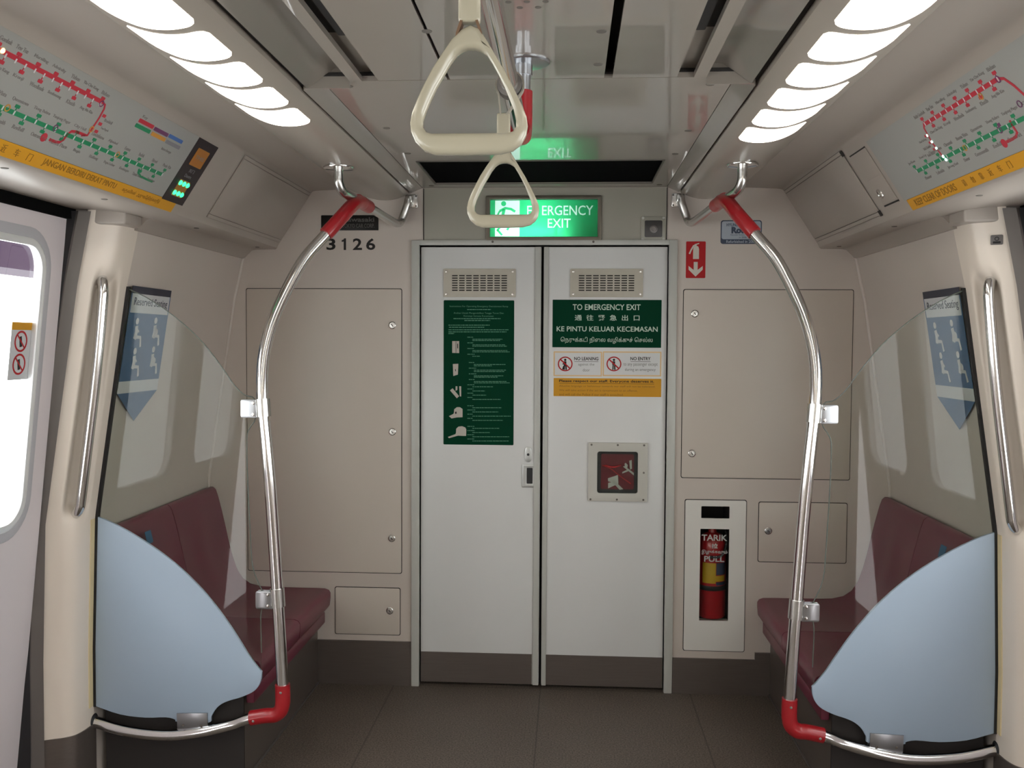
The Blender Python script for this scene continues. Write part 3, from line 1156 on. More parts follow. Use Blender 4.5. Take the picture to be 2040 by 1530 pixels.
for s in (-1, 1):
    root = thing('grab_pole', ['', 'curved steel grab pole whose red top joint is near the pale blue maker plate', 'curved steel grab pole whose red top joint overlaps the black nameplate'][s], 'grab pole', (s * 0.80, YP, 0.2), 'curved grab poles')
    X = lambda P: [(s * p[0], p[1], p[2]) for p in P]
    pole = catmull(X(POLE), 8)
    bm = new()
    tube(bm, pole, 0.0190, 22)
    obj('pole', bm, CHROME, root)
    bm = new()
    tube(bm, catmull(X(LOWR), 8), 0.0178, 22)
    obj('lower_rail', bm, CHROME, root)
    bm = new()
    tube(bm, catmull(X(UPR), 8), 0.0165, 20)
    ur = obj('upper_rail', bm, SATIN, root)
    bm = new()
    lathe(bm, [(0.0, 0.0), (0.020, 0.0), (0.050, 0.003), (0.052, 0.006), (0.052, 0.008)], (s * 0.673, -0.72, cover_z(0.673) - 0.0075), (0, 0, 1), 28)
    obj('ceiling_flange', bm, CHROME, ur)
    bm = new()
    box(bm, s * 0.520, s * 0.572, -0.012, -0.001, 2.005, 2.060, 0.003)
    box(bm, s * 0.536, s * 0.565, -0.05, -0.008, 2.018, 2.050, 0.006)
    wb = obj('wall_bracket', bm, SATIN, ur)
    bm = new()
    for dx in (0.526, 0.566):
        for dz in (2.012, 2.053):
            lathe(bm, [(0.004, 0), (0.0035, 0.002), (0, 0.0025)], (s * dx, -0.012, dz), (0, -1, 0), 10)
    obj('bolt', bm, GRIMY, wb)
    bm = new()
    sl = catmull(X([(0.712, -0.737, 1.812), (0.690, -0.72, 1.842), (0.662, -0.685, 1.886), (0.645, -0.635, 1.924), (0.640, -0.575, 1.943), (0.636, -0.52, 1.949)]), 8)
    tube(bm, sl, 0.0242, 22)
    tube(bm, X([(0.643, -0.555, 1.951), (0.630, -0.44, 1.946)]), 0.0235, 22)
    rj = obj('red_joint', bm, RED, root)
    bm = new()
    lathe(bm, [(0.005, 0), (0.004, 0.002), (0, 0.0025)], (s * 0.648, -0.69, 1.886 - 0.012), (-s * 0.5, -0.85, -0.2), 10)
    lathe(bm, [(0.0055, 0), (0.0045, 0.002), (0, 0.0025)], (s * 0.622, -0.50, 1.945), (-s * 0.8, -0.6, -0.1), 10)
    obj('screw', bm, SATIN, rj)
    bm = new()
    tube(bm, catmull(X([(0.805, YP, 0.345), (0.804, YP, 0.31), (0.805, YP, 0.28), (0.813, YP, 0.257), (0.832, YP, 0.243), (0.86, YP, 0.240), (0.91, YP, 0.231)]), 8), 0.0238, 22)
    rj = obj('red_elbow', bm, RED, root)
    bm = new()
    lathe(bm, [(0.005, 0), (0.004, 0.002), (0, 0.0025)], (s * 0.804, YP - 0.0225, 0.325), (0, -1, 0), 10)
    lathe(bm, [(0.005, 0), (0.004, 0.002), (0, 0.0025)], (s * 0.895, YP - 0.0225, 0.23), (0, -1, 0), 10)
    obj('screw', bm, SATIN, rj)
    for zc, pts in ((1.235, None), (0.620, None)):
        # collar axis follows the pole
        i0 = min(range(len(pole)), key=lambda i: abs(pole[i].z - zc - 0.029))
        i1 = min(range(len(pole)), key=lambda i: abs(pole[i].z - zc + 0.029))
        bm = new()
        tube(bm, [pole[i0], (pole[i0] + pole[i1]) / 2, pole[i1]], 0.0232, 22)
        c = (pole[i0] + pole[i1]) / 2
        cl = obj('clamp', bm, SATIN, root)
        bm = new()
        x0, x1 = abs(c.x) + 0.012, abs(c.x) + 0.069
        plate(bm, [(s * a, b) for a, b in rrect(x0, zc - 0.029, x1, zc + 0.029, 0.007, 4)], 0.006, 0.0105, (), frame((0, YP, 0), (1, 0, 0), (0, 0, 1)), bev=0.001)
        plate(bm, [(s * a, b) for a, b in rrect(x0, zc - 0.029, x1, zc + 0.029, 0.007, 4)], -0.0105, -0.006, (), frame((0, YP, 0), (1, 0, 0), (0, 0, 1)), bev=0.001)
        pt = obj('clamp_plate', bm, CLAMP, cl)
        bm = new()
        for dz in (-0.018, 0.018):
            lathe(bm, [(0.0055, 0), (0.005, 0.003), (0, 0.004)], (s * (x0 + 0.016), YP - 0.0105, zc + dz), (0, -1, 0), 12)
        obj('clamp_bolt', bm, CHROME, cl)
    bm = new()
    Mf = frame((0, YP, 0), (1, 0, 0), (0, 0, 1))
    q = [(1.047, 0.185), (1.149, 0.172), (1.151, 0.243), (1.050, 0.247)]
    plate(bm, [(s * a, b) for a, b in q], 0.007, 0.012, (), Mf, bev=0.001)
    plate(bm, [(s * a, b) for a, b in q], -0.012, -0.007, (), Mf, bev=0.001)
    cp = obj('glass_clip', bm, CLAMP, root)
    bm = new()
    for dx in (1.07, 1.13):
        lathe(bm, [(0.004, 0), (0.0035, 0.002), (0, 0.0025)], (s * dx, YP - 0.012, 0.205), (0, -1, 0), 10)
    obj('clip_screw', bm, GRIMY, cp)
    bm = new()
    lathe(bm, [(0.0185, 0), (0.026, 0.006), (0.028, 0.012), (0.028, 0.04)], (s * 1.428, YP - 0.002, 0.204), (s * 0.98, 0, 0.12), 20)
    obj('rail_socket', bm, BLACK, root)

# pillar handrails ----------------------------------------------------
for s in (-1, 1):
    bm = new()
    P = [(1.402, -0.985, 1.672), (1.372, -1.00, 1.668), (1.345, -1.026, 1.650), (1.331, -1.040, 1.615), (1.333, -1.042, 1.56), (1.350, -1.042, 1.40), (1.366, -1.042, 1.27), (1.390, -1.042, 1.10), (1.410, -1.042, 0.96),
         (1.418, -1.04, 0.925), (1.440, -1.026, 0.900), (1.470, -1.003, 0.890), (1.50, -0.985, 0.888)]
    tube(bm, catmull([(s * a, b, c) for a, b, c in P], 8), 0.0155, 20)
    root = thing('door_handrail', ['', 'vertical steel handrail in the pillar recess under the small grey badge', 'vertical steel handrail in the pillar recess beside the bright door window'][s], 'handrail', (s * 1.4, -1.03, 0.89), 'doorway handrails')
    obj('rail', bm, CHROME, root)
    bm = new()
    for p in ((1.385, -0.993, 1.670), (1.484, -0.993, 0.889)):
        lathe(bm, [(0.017, 0), (0.027, 0.004), (0.028, 0.016)], (s * p[0], p[1], p[2]), (s * 0.85, 0.5, 0.03), 18)
    obj('end_collar', bm, SATIN, root)

# overhead rail -------------------------------------------------------
root = thing('overhead_rail', 'overhead steel strap rail along the ceiling with a red end elbow', 'rail', (0, -2.5, 1.905))
bm = new()
tube(bm, [(0, YB + 0.05, 1.906), (0, -4, 1.906), (0, -2, 1.906), (0, -1.80, 1.906)], 0.0165, 20)
obj('tube', bm, CHROME, root)
bm = new()
tube(bm, [(0, -1.70, 2.006), (0, -1.70, 2.05), (0, -1.70, ZC)], 0.0165, 20)
st = obj('drop_tube', bm, CLAMP, root)
bm = new()
tube(bm, catmull([(0, -1.84, 1.906), (0, -1.79, 1.906), (0, -1.745, 1.911), (0, -1.715, 1.93), (0, -1.702, 1.96), (0, -1.70, 2.02)], 8), 0.0215, 22)
obj('red_elbow', bm, RED, root)
bm = new()
lathe(bm, [(0.0, 0.0), (0.018, 0.0), (0.050, 0.003), (0.053, 0.006), (0.053, 0.0085)], (0.008, -1.70, ZC - 0.0085), (0, 0, 1), 28)
lathe(bm, [(0.0165, -0.004), (0.021, -0.004), (0.021, 0.02), (0.0165, 0.02)], (0, -1.70, ZC - 0.028), (0, 0, 1), 24)
obj('ceiling_flange', bm, CLAMP, st)

# strap hangers -------------------------------------------------------
OUTER = [(937, 57), (955, 65), (967, 84), (984, 112), (1006, 149), (1024, 183), (1040, 216), (1048, 236), (1050, 254), (1047, 272), (1038, 288), (1021, 301), (997, 307), (932, 308.5), (868, 308), (845, 300), (828, 284), (819, 264),
         (817, 246), (821, 226), (831, 200), (845, 171), (861, 141), (880, 112), (900, 84), (918, 66)]
INNER = [(861, 267), (850, 264), (843, 255), (842, 242), (847, 225), (857, 202), (869, 177), (884, 152), (896, 131), (909, 114), (920, 106), (931, 102.5), (945, 102.5), (957, 106), (969, 114), (981, 133), (993, 155), (1004, 177), (1014, 201),
         (1022, 221), (1027, 240), (1027, 255), (1021, 264), (1012, 267)]
SC = (1847.86 / 1.032)
for k, (yy, label) in enumerate(((-2.805, 'large nearest ivory strap hanger with a triangular grip, cut by the picture top'), (-2.163, 'smaller farther ivory strap hanger hanging in front of the EXIT sign'))):
    root = thing('strap_hanger', label, 'strap hanger', (0, yy, 1.66), 'strap hangers')
    conv = lambda L: [((px - 934) / SC, (300 - py) / SC + 1.6585) for px, py in L]
    bm = new()
    ox = -0.003 if k == 0 else -0.011
    plate(bm, conv(OUTER), -0.0095, 0.0095, [conv(INNER)], frame((ox, yy, 0), (1, 0, 0), (0, 0, 1)))
    bm.normal_update()
    es = [e for e in bm.edges if len(e.link_faces) == 2 and e.calc_face_angle(0) > 0.9 and abs(e.verts[0].co.y - e.verts[1].co.y) < 1e-5]
    bmesh.ops.bevel(bm, geom=es, offset=0.0062, segments=4, affect='EDGES', profile=0.5)
    hd = obj('grip', bm, IVORY, root, smooth=60)
    bm = new()
    box(bm, ox - 0.012, ox + 0.012, yy - 0.008, yy + 0.008, 1.797, 1.857, 0.004, 3)
    obj('sleeve', bm, IVORY, root)
    bm = new()
    for sx in (-1, 1):
        t = bmesh.new()
        P = [(ox + sx * 0.008, 1.80), (ox + sx * 0.013, 1.785), (ox + sx * 0.0145, 1.772)]
        ribbon(t, P, 0.003, -0.007, 0.007)
        join(bm, t, frame((0, yy, 0), (1, 0, 0), (0, 0, 1)))
    obj('grip_webbing', bm, WEB, root)
    bm = new()
    # loop from the sleeve up round the rail
    P = []
    R = 0.0245
    for i in range(25):
        a = math.radians(-35 + 250 * i / 24)
        P.append((R * math.cos(a), 1.906 + R * math.sin(a)))
    P = [(ox + 0.005, 1.853)] + P + [(ox - 0.005, 1.853)]
    t = bmesh.new()
    ribbon(t, P, 0.003, -0.008, 0.008)
    join(bm, t, frame((0, yy, 0), (1, 0, 0), (0, 0, 1)))
    obj('loop', bm, LOOP, root)
    bm = new()
    lathe(bm, [(0.0175, -0.016), (0.0222, -0.015), (0.0222, 0.015), (0.0175, 0.016)], (0, yy, 1.906), (0, 1, 0), 24)
    obj('rail_collar', bm, GREYFR, root)


# ================================================================== end wall fittings
def R2(x0, y0, x1, y1, y=0.0):
    """Rectangle on the end wall from its two corners: centre x, centre z, width, height."""
    a, b = E(x0, y0, y), E(x1, y1, y)
    return (a[0] + b[0]) / 2, (a[1] + b[1]) / 2, abs(b[0] - a[0]), abs(a[1] - b[1])


def access_panel(name, label, px, locks, group='wall access panels'):
    cx, cz, w, h = R2(*px)
    M = end_frame(cx, cz)
    root = flat_thing(name, label, 'panel', M, group)
    bm = new()
    plate(bm, rrect(-w / 2, -h / 2, w / 2, h / 2, 0.008, 3), 0.0, 0.0012)
    obj('gasket', bm, DARK, root)
    bm = new()
    g = 0.0028
    plate(bm, rrect(-w / 2 + g, -h / 2 + g, w / 2 - g, h / 2 - g, 0.007, 3), 0.0, 0.004, bev=0.001)
    obj('cover', bm, CREAM2, root)
    for lx, lz in locks:
        x, z = E(lx, lz)
        bm = new()
        lathe(bm, [(0.0155, 0.0), (0.015, 0.003), (0.0125, 0.0045), (0.0115, 0.003), (0.009, 0.003), (0.0085, 0.0055), (0, 0.0062)], (x - cx, z - cz, 0.0038), (0, 0, 1), 22)
        l = obj('lock', bm, SATIN, root)
        bm = new()
        plate(bm, [(-0.0015, -0.006), (0.0015, -0.006), (0.0015, 0.006), (-0.0015, 0.006)], 0.0095, 0.0104, (), Matrix.Translation((x - cx, z - cz, 0)) @ Matrix.Rotation(0.6, 4, 'Z'))
        obj('slot', bm, BLACK, l)
    return root


access_panel('access_panel', 'tall cream access panel with three locks left of the emergency doors', (490, 574, 801, 1143), [(782, 648), (782, 860), (781, 1072)])
access_panel('access_panel', 'small low cream access panel with one lock near the left kick plate', (667, 1168, 798, 1266), [(777, 1216)])
access_panel('access_panel', 'large cream access panel with two locks right of the emergency doors', (1361, 576, 1693, 957), [(1384, 625), (1378, 903)])
access_panel('access_panel', 'small cream access panel with one lock above the right bench', (1511, 999, 1686, 1123), [(1530, 1057)])

# extinguisher cabinet -------------------------------------------------
cx, cz, w, h = R2(1364, 994, 1483, 1299)
M = end_frame(cx, cz)
root = flat_thing('extinguisher_cabinet', 'white fire extinguisher cabinet door with a tall lettered window', 'cabinet', M)
L = lambda px, py: (E(px, py)[0] - cx, E(px, py)[1] - cz)
bm = new()
plate(bm, rrect(-w / 2, -h / 2, w / 2, h / 2, 0.008, 3), 0.0, 0.0012, [rrect(*L(1392, 1003), *L(1457, 1240), 0)])
obj('gasket', bm, DARK, root)
bm = new()
g = 0.003
o0, o1 = L(1397, 1008), L(1453, 1033)
w0, w1 = L(1395, 1053), L(1450, 1237)
plate(bm, rrect(-w / 2 + g, -h / 2 + g, w / 2 - g, h / 2 - g, 0.007, 3), -0.002, 0.004, [rrect(*o0, *o1, 0.003, 3), rrect(*w0, *w1, 0.002, 2)])
obj('door_panel', bm, mat('cabinet_white', (0.70, 0.675, 0.635), 0.35), root)
bm = new()
plate(bm, rrect(w0[0] - 0.003, w0[1] + 0.003, w1[0] + 0.003, w1[1] - 0.003, 0), -0.006, -0.003)
gl = obj('window_pane', bm, GLASS, root)
bm = new()
ww = w1[0] - w0[0]
for body, pa, pb, kp in (('TARIK', (1398, 1065), (1449, 1078), 0), ('拉', (1418, 1083), (1430, 1093), 0), ('இழுக்கவும்', (1398, 1095), (1449, 1106), 0), ('PULL', (1403, 1108), (1443, 1120), 0)):
    a, b = L(*pa), L(*pb)
    text_into(bm, body, a[0], b[1], b[0], a[1], -0.003, -0.0022, bold=0.02)
obj('pane_lettering', bm, ETCH, root)
bm = new()
x0, z0 = L(1392, 1240)
x1, z1 = L(1457, 1004)
for q in ((x0, x0 + 0.001, z0, z1), (x1 - 0.001, x1, z0, z1)):
    box(bm, q[0], q[1], q[2], q[3], -0.19, -0.002)
box(bm, x0, x1, z0, z0 + 0.001, -0.19, -0.002)
box(bm, x0, x1, z1 - 0.001, z1, -0.19, -0.002)
box(bm, x0, x1, z0, z1, -0.19, -0.188)
obj('interior', bm, mat('cabinet_interior', (0.03, 0.026, 0.025), 0.7), root)

ex, ez0 = (E(1422, 1237)[0], E(1422, 1237)[1] + 0.0015)
ey = 0.075
root = thing('fire_extinguisher', 'red fire extinguisher with a yellow label behind the cabinet window', 'fire extinguisher', (ex, ey, ez0))
bm = new()
lathe(bm, [(0, 0), (0.054, 0), (0.058, 0.006), (0.058, 0.30), (0.054, 0.325), (0.04, 0.345), (0.018, 0.355), (0.016, 0.37), (0, 0.37)], (ex, ey, ez0), (0, 0, 1), 32)
obj('cylinder', bm, EXTRED, root)
bm = new()
lathe(bm, [(0.0585, 0), (0.0595, 0.002), (0.0595, 0.018), (0.0585, 0.02)], (ex, ey, ez0 + 0.118), (0, 0, 1), 32)
obj('strap', bm, BLACK, root)


def label_arc(a0, a1, z0, z1, m, nm):
    bm = new()
    t = bmesh.new()
    rows = []
    for i in range(13):
        a = math.radians(a0 + (a1 - a0) * i / 12)
        for_r = [(0.0582, z0), (0.0590, z0), (0.0590, z1), (0.0582, z1)]
        rows.append([t.verts.new((ex + r * math.sin(a), ey - r * math.cos(a), ez0 + z)) for r, z in for_r])
    for p, q in zip(rows, rows[1:]):
        for k in range(4):
            t.faces.new((p[k], p[(k + 1) % 4], q[(k + 1) % 4], q[k]))
    t.faces.new(rows[0])
    t.faces.new(rows[-1])
    join(bm, t)
    return obj(nm, bm, m, root)


label_arc(-48, 8, 0.150, 0.235, EXTYEL, 'yellow_label')
label_arc(10, 60, 0.185, 0.235, EXTNAVY, 'navy_label')
label_arc(8, 52, 0.158, 0.182, EXTYEL, 'yellow_label')
label_arc(10, 58, 0.142, 0.155, EXTNAVY, 'navy_label')
bm = new()
tube(bm, [(ex, ey, ez0 + 0.36), (ex, ey, ez0 + 0.39)], 0.014, 14)
box(bm, ex - 0.05, ex + 0.012, ey - 0.008, ey + 0.008, ez0 + 0.385, ez0 + 0.398, 0.003)
box(bm, ex - 0.045, ex + 0.01, ey - 0.007, ey + 0.007, ez0 + 0.405, ez0 + 0.415, 0.003)
obj('valve', bm, BLACK, root)
bm = new()
tube(bm, catmull([(ex + 0.01, ey, ez0 + 0.385), (ex + 0.05, ey - 0.02, ez0 + 0.37), (ex + 0.054, ey - 0.048, ez0 + 0.33), (ex + 0.03, ey - 0.066, ez0 + 0.27), (ex - 0.02, ey - 0.068, ez0 + 0.262)], 6), 0.006, 10)
obj('hose', bm, BLACK, root)

# illuminated exit sign -------------------------------------------------
cx, cz, w, h = R2(968, 391, 1198, 480)
M = end_frame(cx, cz)
root = flat_thing('exit_sign', 'glowing green EMERGENCY EXIT light box above the emergency doors', 'sign', M)
L = lambda px, py: (E(px, py)[0] - cx, E(px, py)[1] - cz)
p0, p1 = L(977, 398), L(1190, 472)
bm = new()
plate(bm, rrect(-w / 2, -h / 2, w / 2, h / 2, 0.006, 3), 0.002, 0.016, [rrect(*p0, *p1, 0)], bev=0.003)
fr = obj('frame', bm, mat('sign_frame_steel', (0.16, 0.14, 0.11), 0.4, metal=0.6), root)
bm = new()
for px, py in ((982, 481), (1182, 481)):
    x, z = L(px, py)
    lathe(bm, [(0.005, 0), (0.005, 0.012), (0, 0.013)], (x, z - 0.003, 0.004), (0, 0, 1), 10)
obj('latch', bm, GRIMY, fr)
pw, ph = p1[0] - p0[0], p0[1] - p1[1]
ix, iz = L(1034, 398)[0], 0
s0, s1 = L(986, 398)[0], L(1035, 398)[0]


def scr(px, py):
    return L(px, py)


# white diffuser lit by the tube behind, green gel with cut-out lettering in front
bm = new()
plate(bm, rrect(p0[0] - 0.002, p1[1] - 0.002, p1[0] + 0.002, p0[1] + 0.002, 0), -0.012, -0.0115)
obj('white_diffuser', bm, EXITW, root)
holes = [rrect(s0, p1[1] + 0.004, s1, p0[1] - 0.002, 0)]
a, b = L(1050, 409), L(1182, 428)
holes += text_loops('EMERGENCY', a[0], b[1], b[0], a[1], 0.008)
a, b = L(1091, 435), L(1137, 453)
holes += text_loops('EXIT', a[0], b[1], b[0], a[1], 0.008)
bm = new()
plate(bm, rrect(p0[0] - 0.002, p1[1] - 0.002, p1[0] + 0.002, p0[1] + 0.002, 0), -0.0100, -0.0092, holes)
obj('green_film_lettering', bm, EXITG, root)
bm = new()
c = L(1003, 405)
plate(bm, circle(c[0], c[1], 0.0105, 18), -0.0100, -0.0092)
for poly, wd in (([(995, 420), (1006, 414), (1018, 416), (1026, 421)], 0.010), ([(1004, 416), (1001, 430), (1010, 440)], 0.013), ([(1001, 428), (995, 442), (988, 450)], 0.009), ([(1008, 436), (1016, 446), (1010, 458)], 0.009),
                 ([(995, 420), (990, 430)], 0.007), ([(990, 459), (1000, 447)], 0.008), ([(990, 457), (1000, 468)], 0.008)):
    ribbon(bm, [L(*p) for p in poly], wd, -0.0100, -0.0092)
obj('running_figure', bm, EXITG, root)
# housing and tube
bm = new()
x0, z0 = L(976, 473)
x1, z1 = L(1192, 397)
for q in ((x0 - 0.004, x0, z0, z1), (x1, x1 + 0.004, z0, z1), (x0, x1, z0 - 0.004, z0), (x0, x1, z1, z1 + 0.004)):
    box(bm, q[0], q[1], q[2], q[3], -0.075, -0.004)
box(bm, x0 - 0.004, x1 + 0.004, z0 - 0.004, z1 + 0.004, -0.079, -0.075)
obj('housing', bm, mat('housing_inside', (0.25, 0.25, 0.25), 0.6), root)
bm = new()
tube(bm, [(L(1012, 460)[0], L(0, 462)[1], -0.034), (L(1110, 460)[0], L(0, 462)[1], -0.034)], 0.006, 12)
obj('tube', bm, TUBEM, root)

# key switch ------------------------------------------------------------
cx, cz, w, h = R2(1277, 432, 1325, 479)
root = flat_thing('key_switch', 'small square key switch plate right of the exit sign', 'switch', end_frame(cx, cz))
bm = new()
plate(bm, rrect(-w / 2, -h / 2, w / 2, h / 2, 0.004, 3), 0.0, 0.009, bev=0.001)
obj('plate', bm, HEADM, root)
bm = new()
plate(bm, rrect(-w * 0.35, -h * 0.37, w * 0.37, h * 0.33, 0.005, 3), 0.0085, 0.0115, bev=0.001)
fc = obj('face', bm, mat('switch_face', (0.07, 0.065, 0.065), 0.4, metal=0.3), root)
bm = new()
lathe(bm, [(0.016, 0), (0.0155, 0.003), (0.012, 0.0035), (0.011, 0.002), (0.007, 0.002), (0.006, 0.005), (0, 0.005)], (0.001, -0.003, 0.0113), (0, 0, 1), 22)
obj('key_barrel', bm, mat('barrel_steel', (0.2, 0.19, 0.19), 0.3, metal=0.8), fc)
bm = new()
for x in (-0.042, 0.042):
    for z in (-0.043, 0.042):
        lathe(bm, [(0.006, 0), (0.0055, 0.002), (0, 0.003)], (x, z, 0.0088), (0, 0, 1), 12)
obj('screw', bm, ALUP, root)

# maker plates and numbers ------------------------------------------------
cx, cz, w, h = R2(640, 429, 754, 459)
root = flat_thing('maker_plate', 'black maker nameplate with dark lettering above the number 3126', 'nameplate', end_frame(cx, cz))
bm = new()
c = 0.012
plate(bm, [(-w / 2, -h / 2), (w / 2, -h / 2), (w / 2, h / 2 - c), (w / 2 - c, h / 2), (-w / 2 + 0.002, h / 2), (-w / 2, h / 2 - 0.002)], 0.0, 0.003, bev=0.0006)
obj('plate', bm, PLATEBLK, root)
bm = new()
text_into(bm, 'Kawasaki', 0.0 - w * 0.13, 0.004, w * 0.43, h * 0.36, 0.003, 0.0036, bold=0.02)
text_into(bm, 'TOKYO CAR CORP.', -w * 0.13, -h * 0.33, w * 0.43, -0.004, 0.003, 0.0036, bold=0.005)
obj('lettering', bm, PLATEGR, root)
cx, cz, w, h = R2(650, 475, 748, 498)
root = flat_thing('car_number', 'black number 3126 on the wall under the black nameplate', 'number', end_frame(cx, cz))
for i, ch in enumerate('3126'):
    bm = new()
    x = -w / 2 + (i + 0.5) * w / 4 + (i - 1.5) * 0.004
    ww = w * (0.185 if ch != '1' else 0.10)
    if ch == '1':
        plate(bm, [(x + a * h, b * h) for a, b in ((-0.04, -0.5), (0.16, -0.5), (0.16, 0.5), (0.0, 0.5), (-0.06, 0.40), (-0.22, 0.34), (-0.22, 0.20), (-0.04, 0.23))], 0.0, 0.001)
    else:
        text_into(bm, ch, x - ww / 2, -h / 2, x + ww / 2, h / 2, 0.0, 0.001, bold=0.022)
    obj('numeral', bm, INK, root)

cx, cz, w, h = R2(1436, 439, 1517, 486)
root = flat_thing('refurbisher_plate', 'pale blue rounded maker plate with navy border behind the right grab pole', 'nameplate', end_frame(cx, cz))
bm = new()
plate(bm, rrect(-w / 2, -h / 2, w / 2, h / 2, 0.010, 4), 0.0, 0.002)
obj('border', bm, PLATENAVY, root)
bm = new()
plate(bm, rrect(-w / 2 + 0.004, -h / 2 + 0.019, w / 2 - 0.004, h / 2 - 0.004, 0.008, 4), 0.002, 0.0026)
obj('face', bm, PLATEBLUE, root)
bm = new()
text_into(bm, 'HYUNDAI', -w * 0.36, h * 0.24, 0.0, h * 0.37, 0.0026, 0.0031, bold=0.02)
text_into(bm, 'Rotem', -w * 0.24, -h * 0.06, w * 0.32, h * 0.22, 0.0026, 0.0031, bold=0.06)
text_into(bm, 'Hyundai Rotem Company', -w * 0.26, -h * 0.16, w * 0.32, -h * 0.09, 0.0026, 0.0031)
text_into(bm, 'in 2006', -w * 0.05, -h * 0.26, w * 0.13, -h * 0.19, 0.0026, 0.0031)
obj('lettering', bm, PLATENAVY, root)
bm = new()
text_into(bm, 'Refurbished in 2008', -w * 0.36, -h * 0.46, w * 0.36, -h * 0.34, 0.002, 0.0026, bold=0.01)
obj('caption_lettering', bm, PLATEBLUE, root)

# extinguisher sticker
cx, cz, w, h = R2(1367, 481, 1405, 554)
root = flat_thing('extinguisher_sticker', 'red sticker with white fire extinguisher pictogram and down arrow', 'sign', end_frame(cx, cz))
bm = new()
plate(bm, rrect(-w / 2, -h / 2, w / 2, h / 2, 0.004, 3), 0, 0.001)
obj('face', bm, SIGNRED, root)
bm = new()
q = lambda u, v: (u * w, v * h)
plate(bm, [q(-0.14, 0.02), q(0.16, 0.02), q(0.16, 0.29), q(0.13, 0.35), q(0.06, 0.38), q(-0.04, 0.38), q(-0.11, 0.35), q(-0.14, 0.29)], 0.001, 0.0016)
ribbon(bm, [q(0.03, 0.41), q(-0.12, 0.38), q(-0.24, 0.27), q(-0.33, 0.16)], 0.006, 0.001, 0.0016)
plate(bm, [q(-0.08, 0.42), q(0.16, 0.46), q(0.16, 0.43), q(-0.02, 0.40)], 0.001, 0.0016)
plate(bm, [q(-0.10, -0.06), q(0.10, -0.06), q(0.10, -0.28), q(0.36, -0.17), q(0.36, -0.27), q(0.0, -0.46), q(-0.36, -0.27), q(-0.36, -0.17), q(-0.10, -0.28)], 0.001, 0.0016)
obj('pictogram', bm, mat('pictogram_cream', (0.62, 0.57, 0.50), 0.5), root)


def sign_on_door(name, label, px, m, r=0.002):
    cx, cz, w, h = R2(*px, 0.012)
    root = flat_thing(name, label, 'sign', end_frame(cx, cz, 0.012))
    bm = new()
    plate(bm, rrect(-w / 2, -h / 2, w / 2, h / 2, r, 3), 0.0, 0.0012)
    obj('face', bm, m, root)
    return root, cx, cz, w, h, (lambda px, py: (E(px, py, 0.012)[0] - cx, E(px, py, 0.012)[1] - cz))


def put(root, name, m, items, n0=0.0012, n1=0.0018):
    o = None
    for it in items:
        bm = new()
        text_into(bm, it[0], *it[1:5], n0, n1, bold=it[5] if len(it) > 5 else 0.0)
        o = obj(name, bm, m, root)
    return o


# direction sign
root, cx, cz, w, h, L = sign_on_door('direction_sign', 'green sign reading TO EMERGENCY EXIT in four languages on the right door leaf', (1101, 597, 1317, 693), GREEN)
rows = [('TO EMERGENCY EXIT', 1141, 606, 1276, 618, 0.012), ('通  往  紧  急  出  口', 1145, 627, 1274, 639, 0.01), ('KE PINTU KELUAR KECEMASAN', 1109, 650, 1310, 661, 0.012), ('ெநருக்கடி நிைல வழிக்குச் ெசல்ல', 1117, 671, 1300, 685, 0.0)]
its = []
for t, x0, y0, x1, y1, bo in rows:
    a, b = L(x0, y0), L(x1, y1)
    its.append((t, a[0], b[1], b[0], a[1], bo))
put(root, 'lettering', GREENTXT, its)


def figure_sign(name, label, px, head, lines, icx, txt):
    root, cx, cz, w, h, L = sign_on_door(name, label, px, AMBERL)
    bm = new()
    plate(bm, rrect(-w / 2 + 0.005, -h / 2 + 0.005, w / 2 - 0.005, h / 2 - 0.005, 0.001, 2), 0.0012, 0.0017)
    obj('white_field', bm, WHITE, root)
    c = L(icx, 725)
    r = 0.0305
    bm = new()
    plate(bm, circle(c[0], c[1] + r * 0.55, 0.005, 14), 0.0017, 0.0021)
    ribbon(bm, [(c[0] - 0.001, c[1] + r * 0.36), (c[0] - 0.001, c[1] - r * 0.1)], 0.012, 0.0017, 0.0021)
    if txt == 'lean':
        ribbon(bm, [(c[0] + 0.003, c[1] - r * 0.05), (c[0] - 0.006, c[1] - r * 0.35), (c[0] - 0.010, c[1] - r * 0.75)], 0.006, 0.0017, 0.0021)
        ribbon(bm, [(c[0], c[1] + r * 0.2), (c[0] - 0.011, c[1] - r * 0.05)], 0.004, 0.0017, 0.0021)
    ribbon(bm, [(c[0] + 0.003, c[1] - r * 0.05), (c[0] + 0.004, c[1] - r * 0.8)], 0.006, 0.0017, 0.0021)
    ribbon(bm, [(c[0] - 0.003, c[1] - r * 0.05), (c[0] - 0.004, c[1] - r * 0.8)], 0.005, 0.0017, 0.0021)
    obj('figure', bm, INK, root)
    bm = new()
    plate(bm, circle(c[0], c[1], r, 32), 0.0021, 0.0026, [circle(c[0], c[1], r * 0.84, 32)])
    ribbon(bm, [(c[0] - r * 0.66, c[1] + r * 0.62), (c[0] + r * 0.66, c[1] - r * 0.62)], 0.0055, 0.0021, 0.0026)
    obj('prohibition_ring', bm, SIGNRED, root)
    a, b = L(*head[1:3]), L(*head[3:5])
    put(root, 'heading_lettering', INK, [(head[0], a[0], b[1], b[0], a[1], 0.02)], 0.0017, 0.0022)
    bm = new()
    plate(bm, rrect(a[0], b[1] - 0.006, b[0], b[1] - 0.0045, 0), 0.0017, 0.0022)
    obj('underline', bm, INK, root)
    its = []
    for t, x0, y0, x1, y1 in lines:
        a, b = L(x0, y0), L(x1, y1)
        its.append((t, a[0], b[1], b[0], a[1], 0.0))
    put(root, 'small_print_lettering', GREYINK, its, 0.0017, 0.0022)


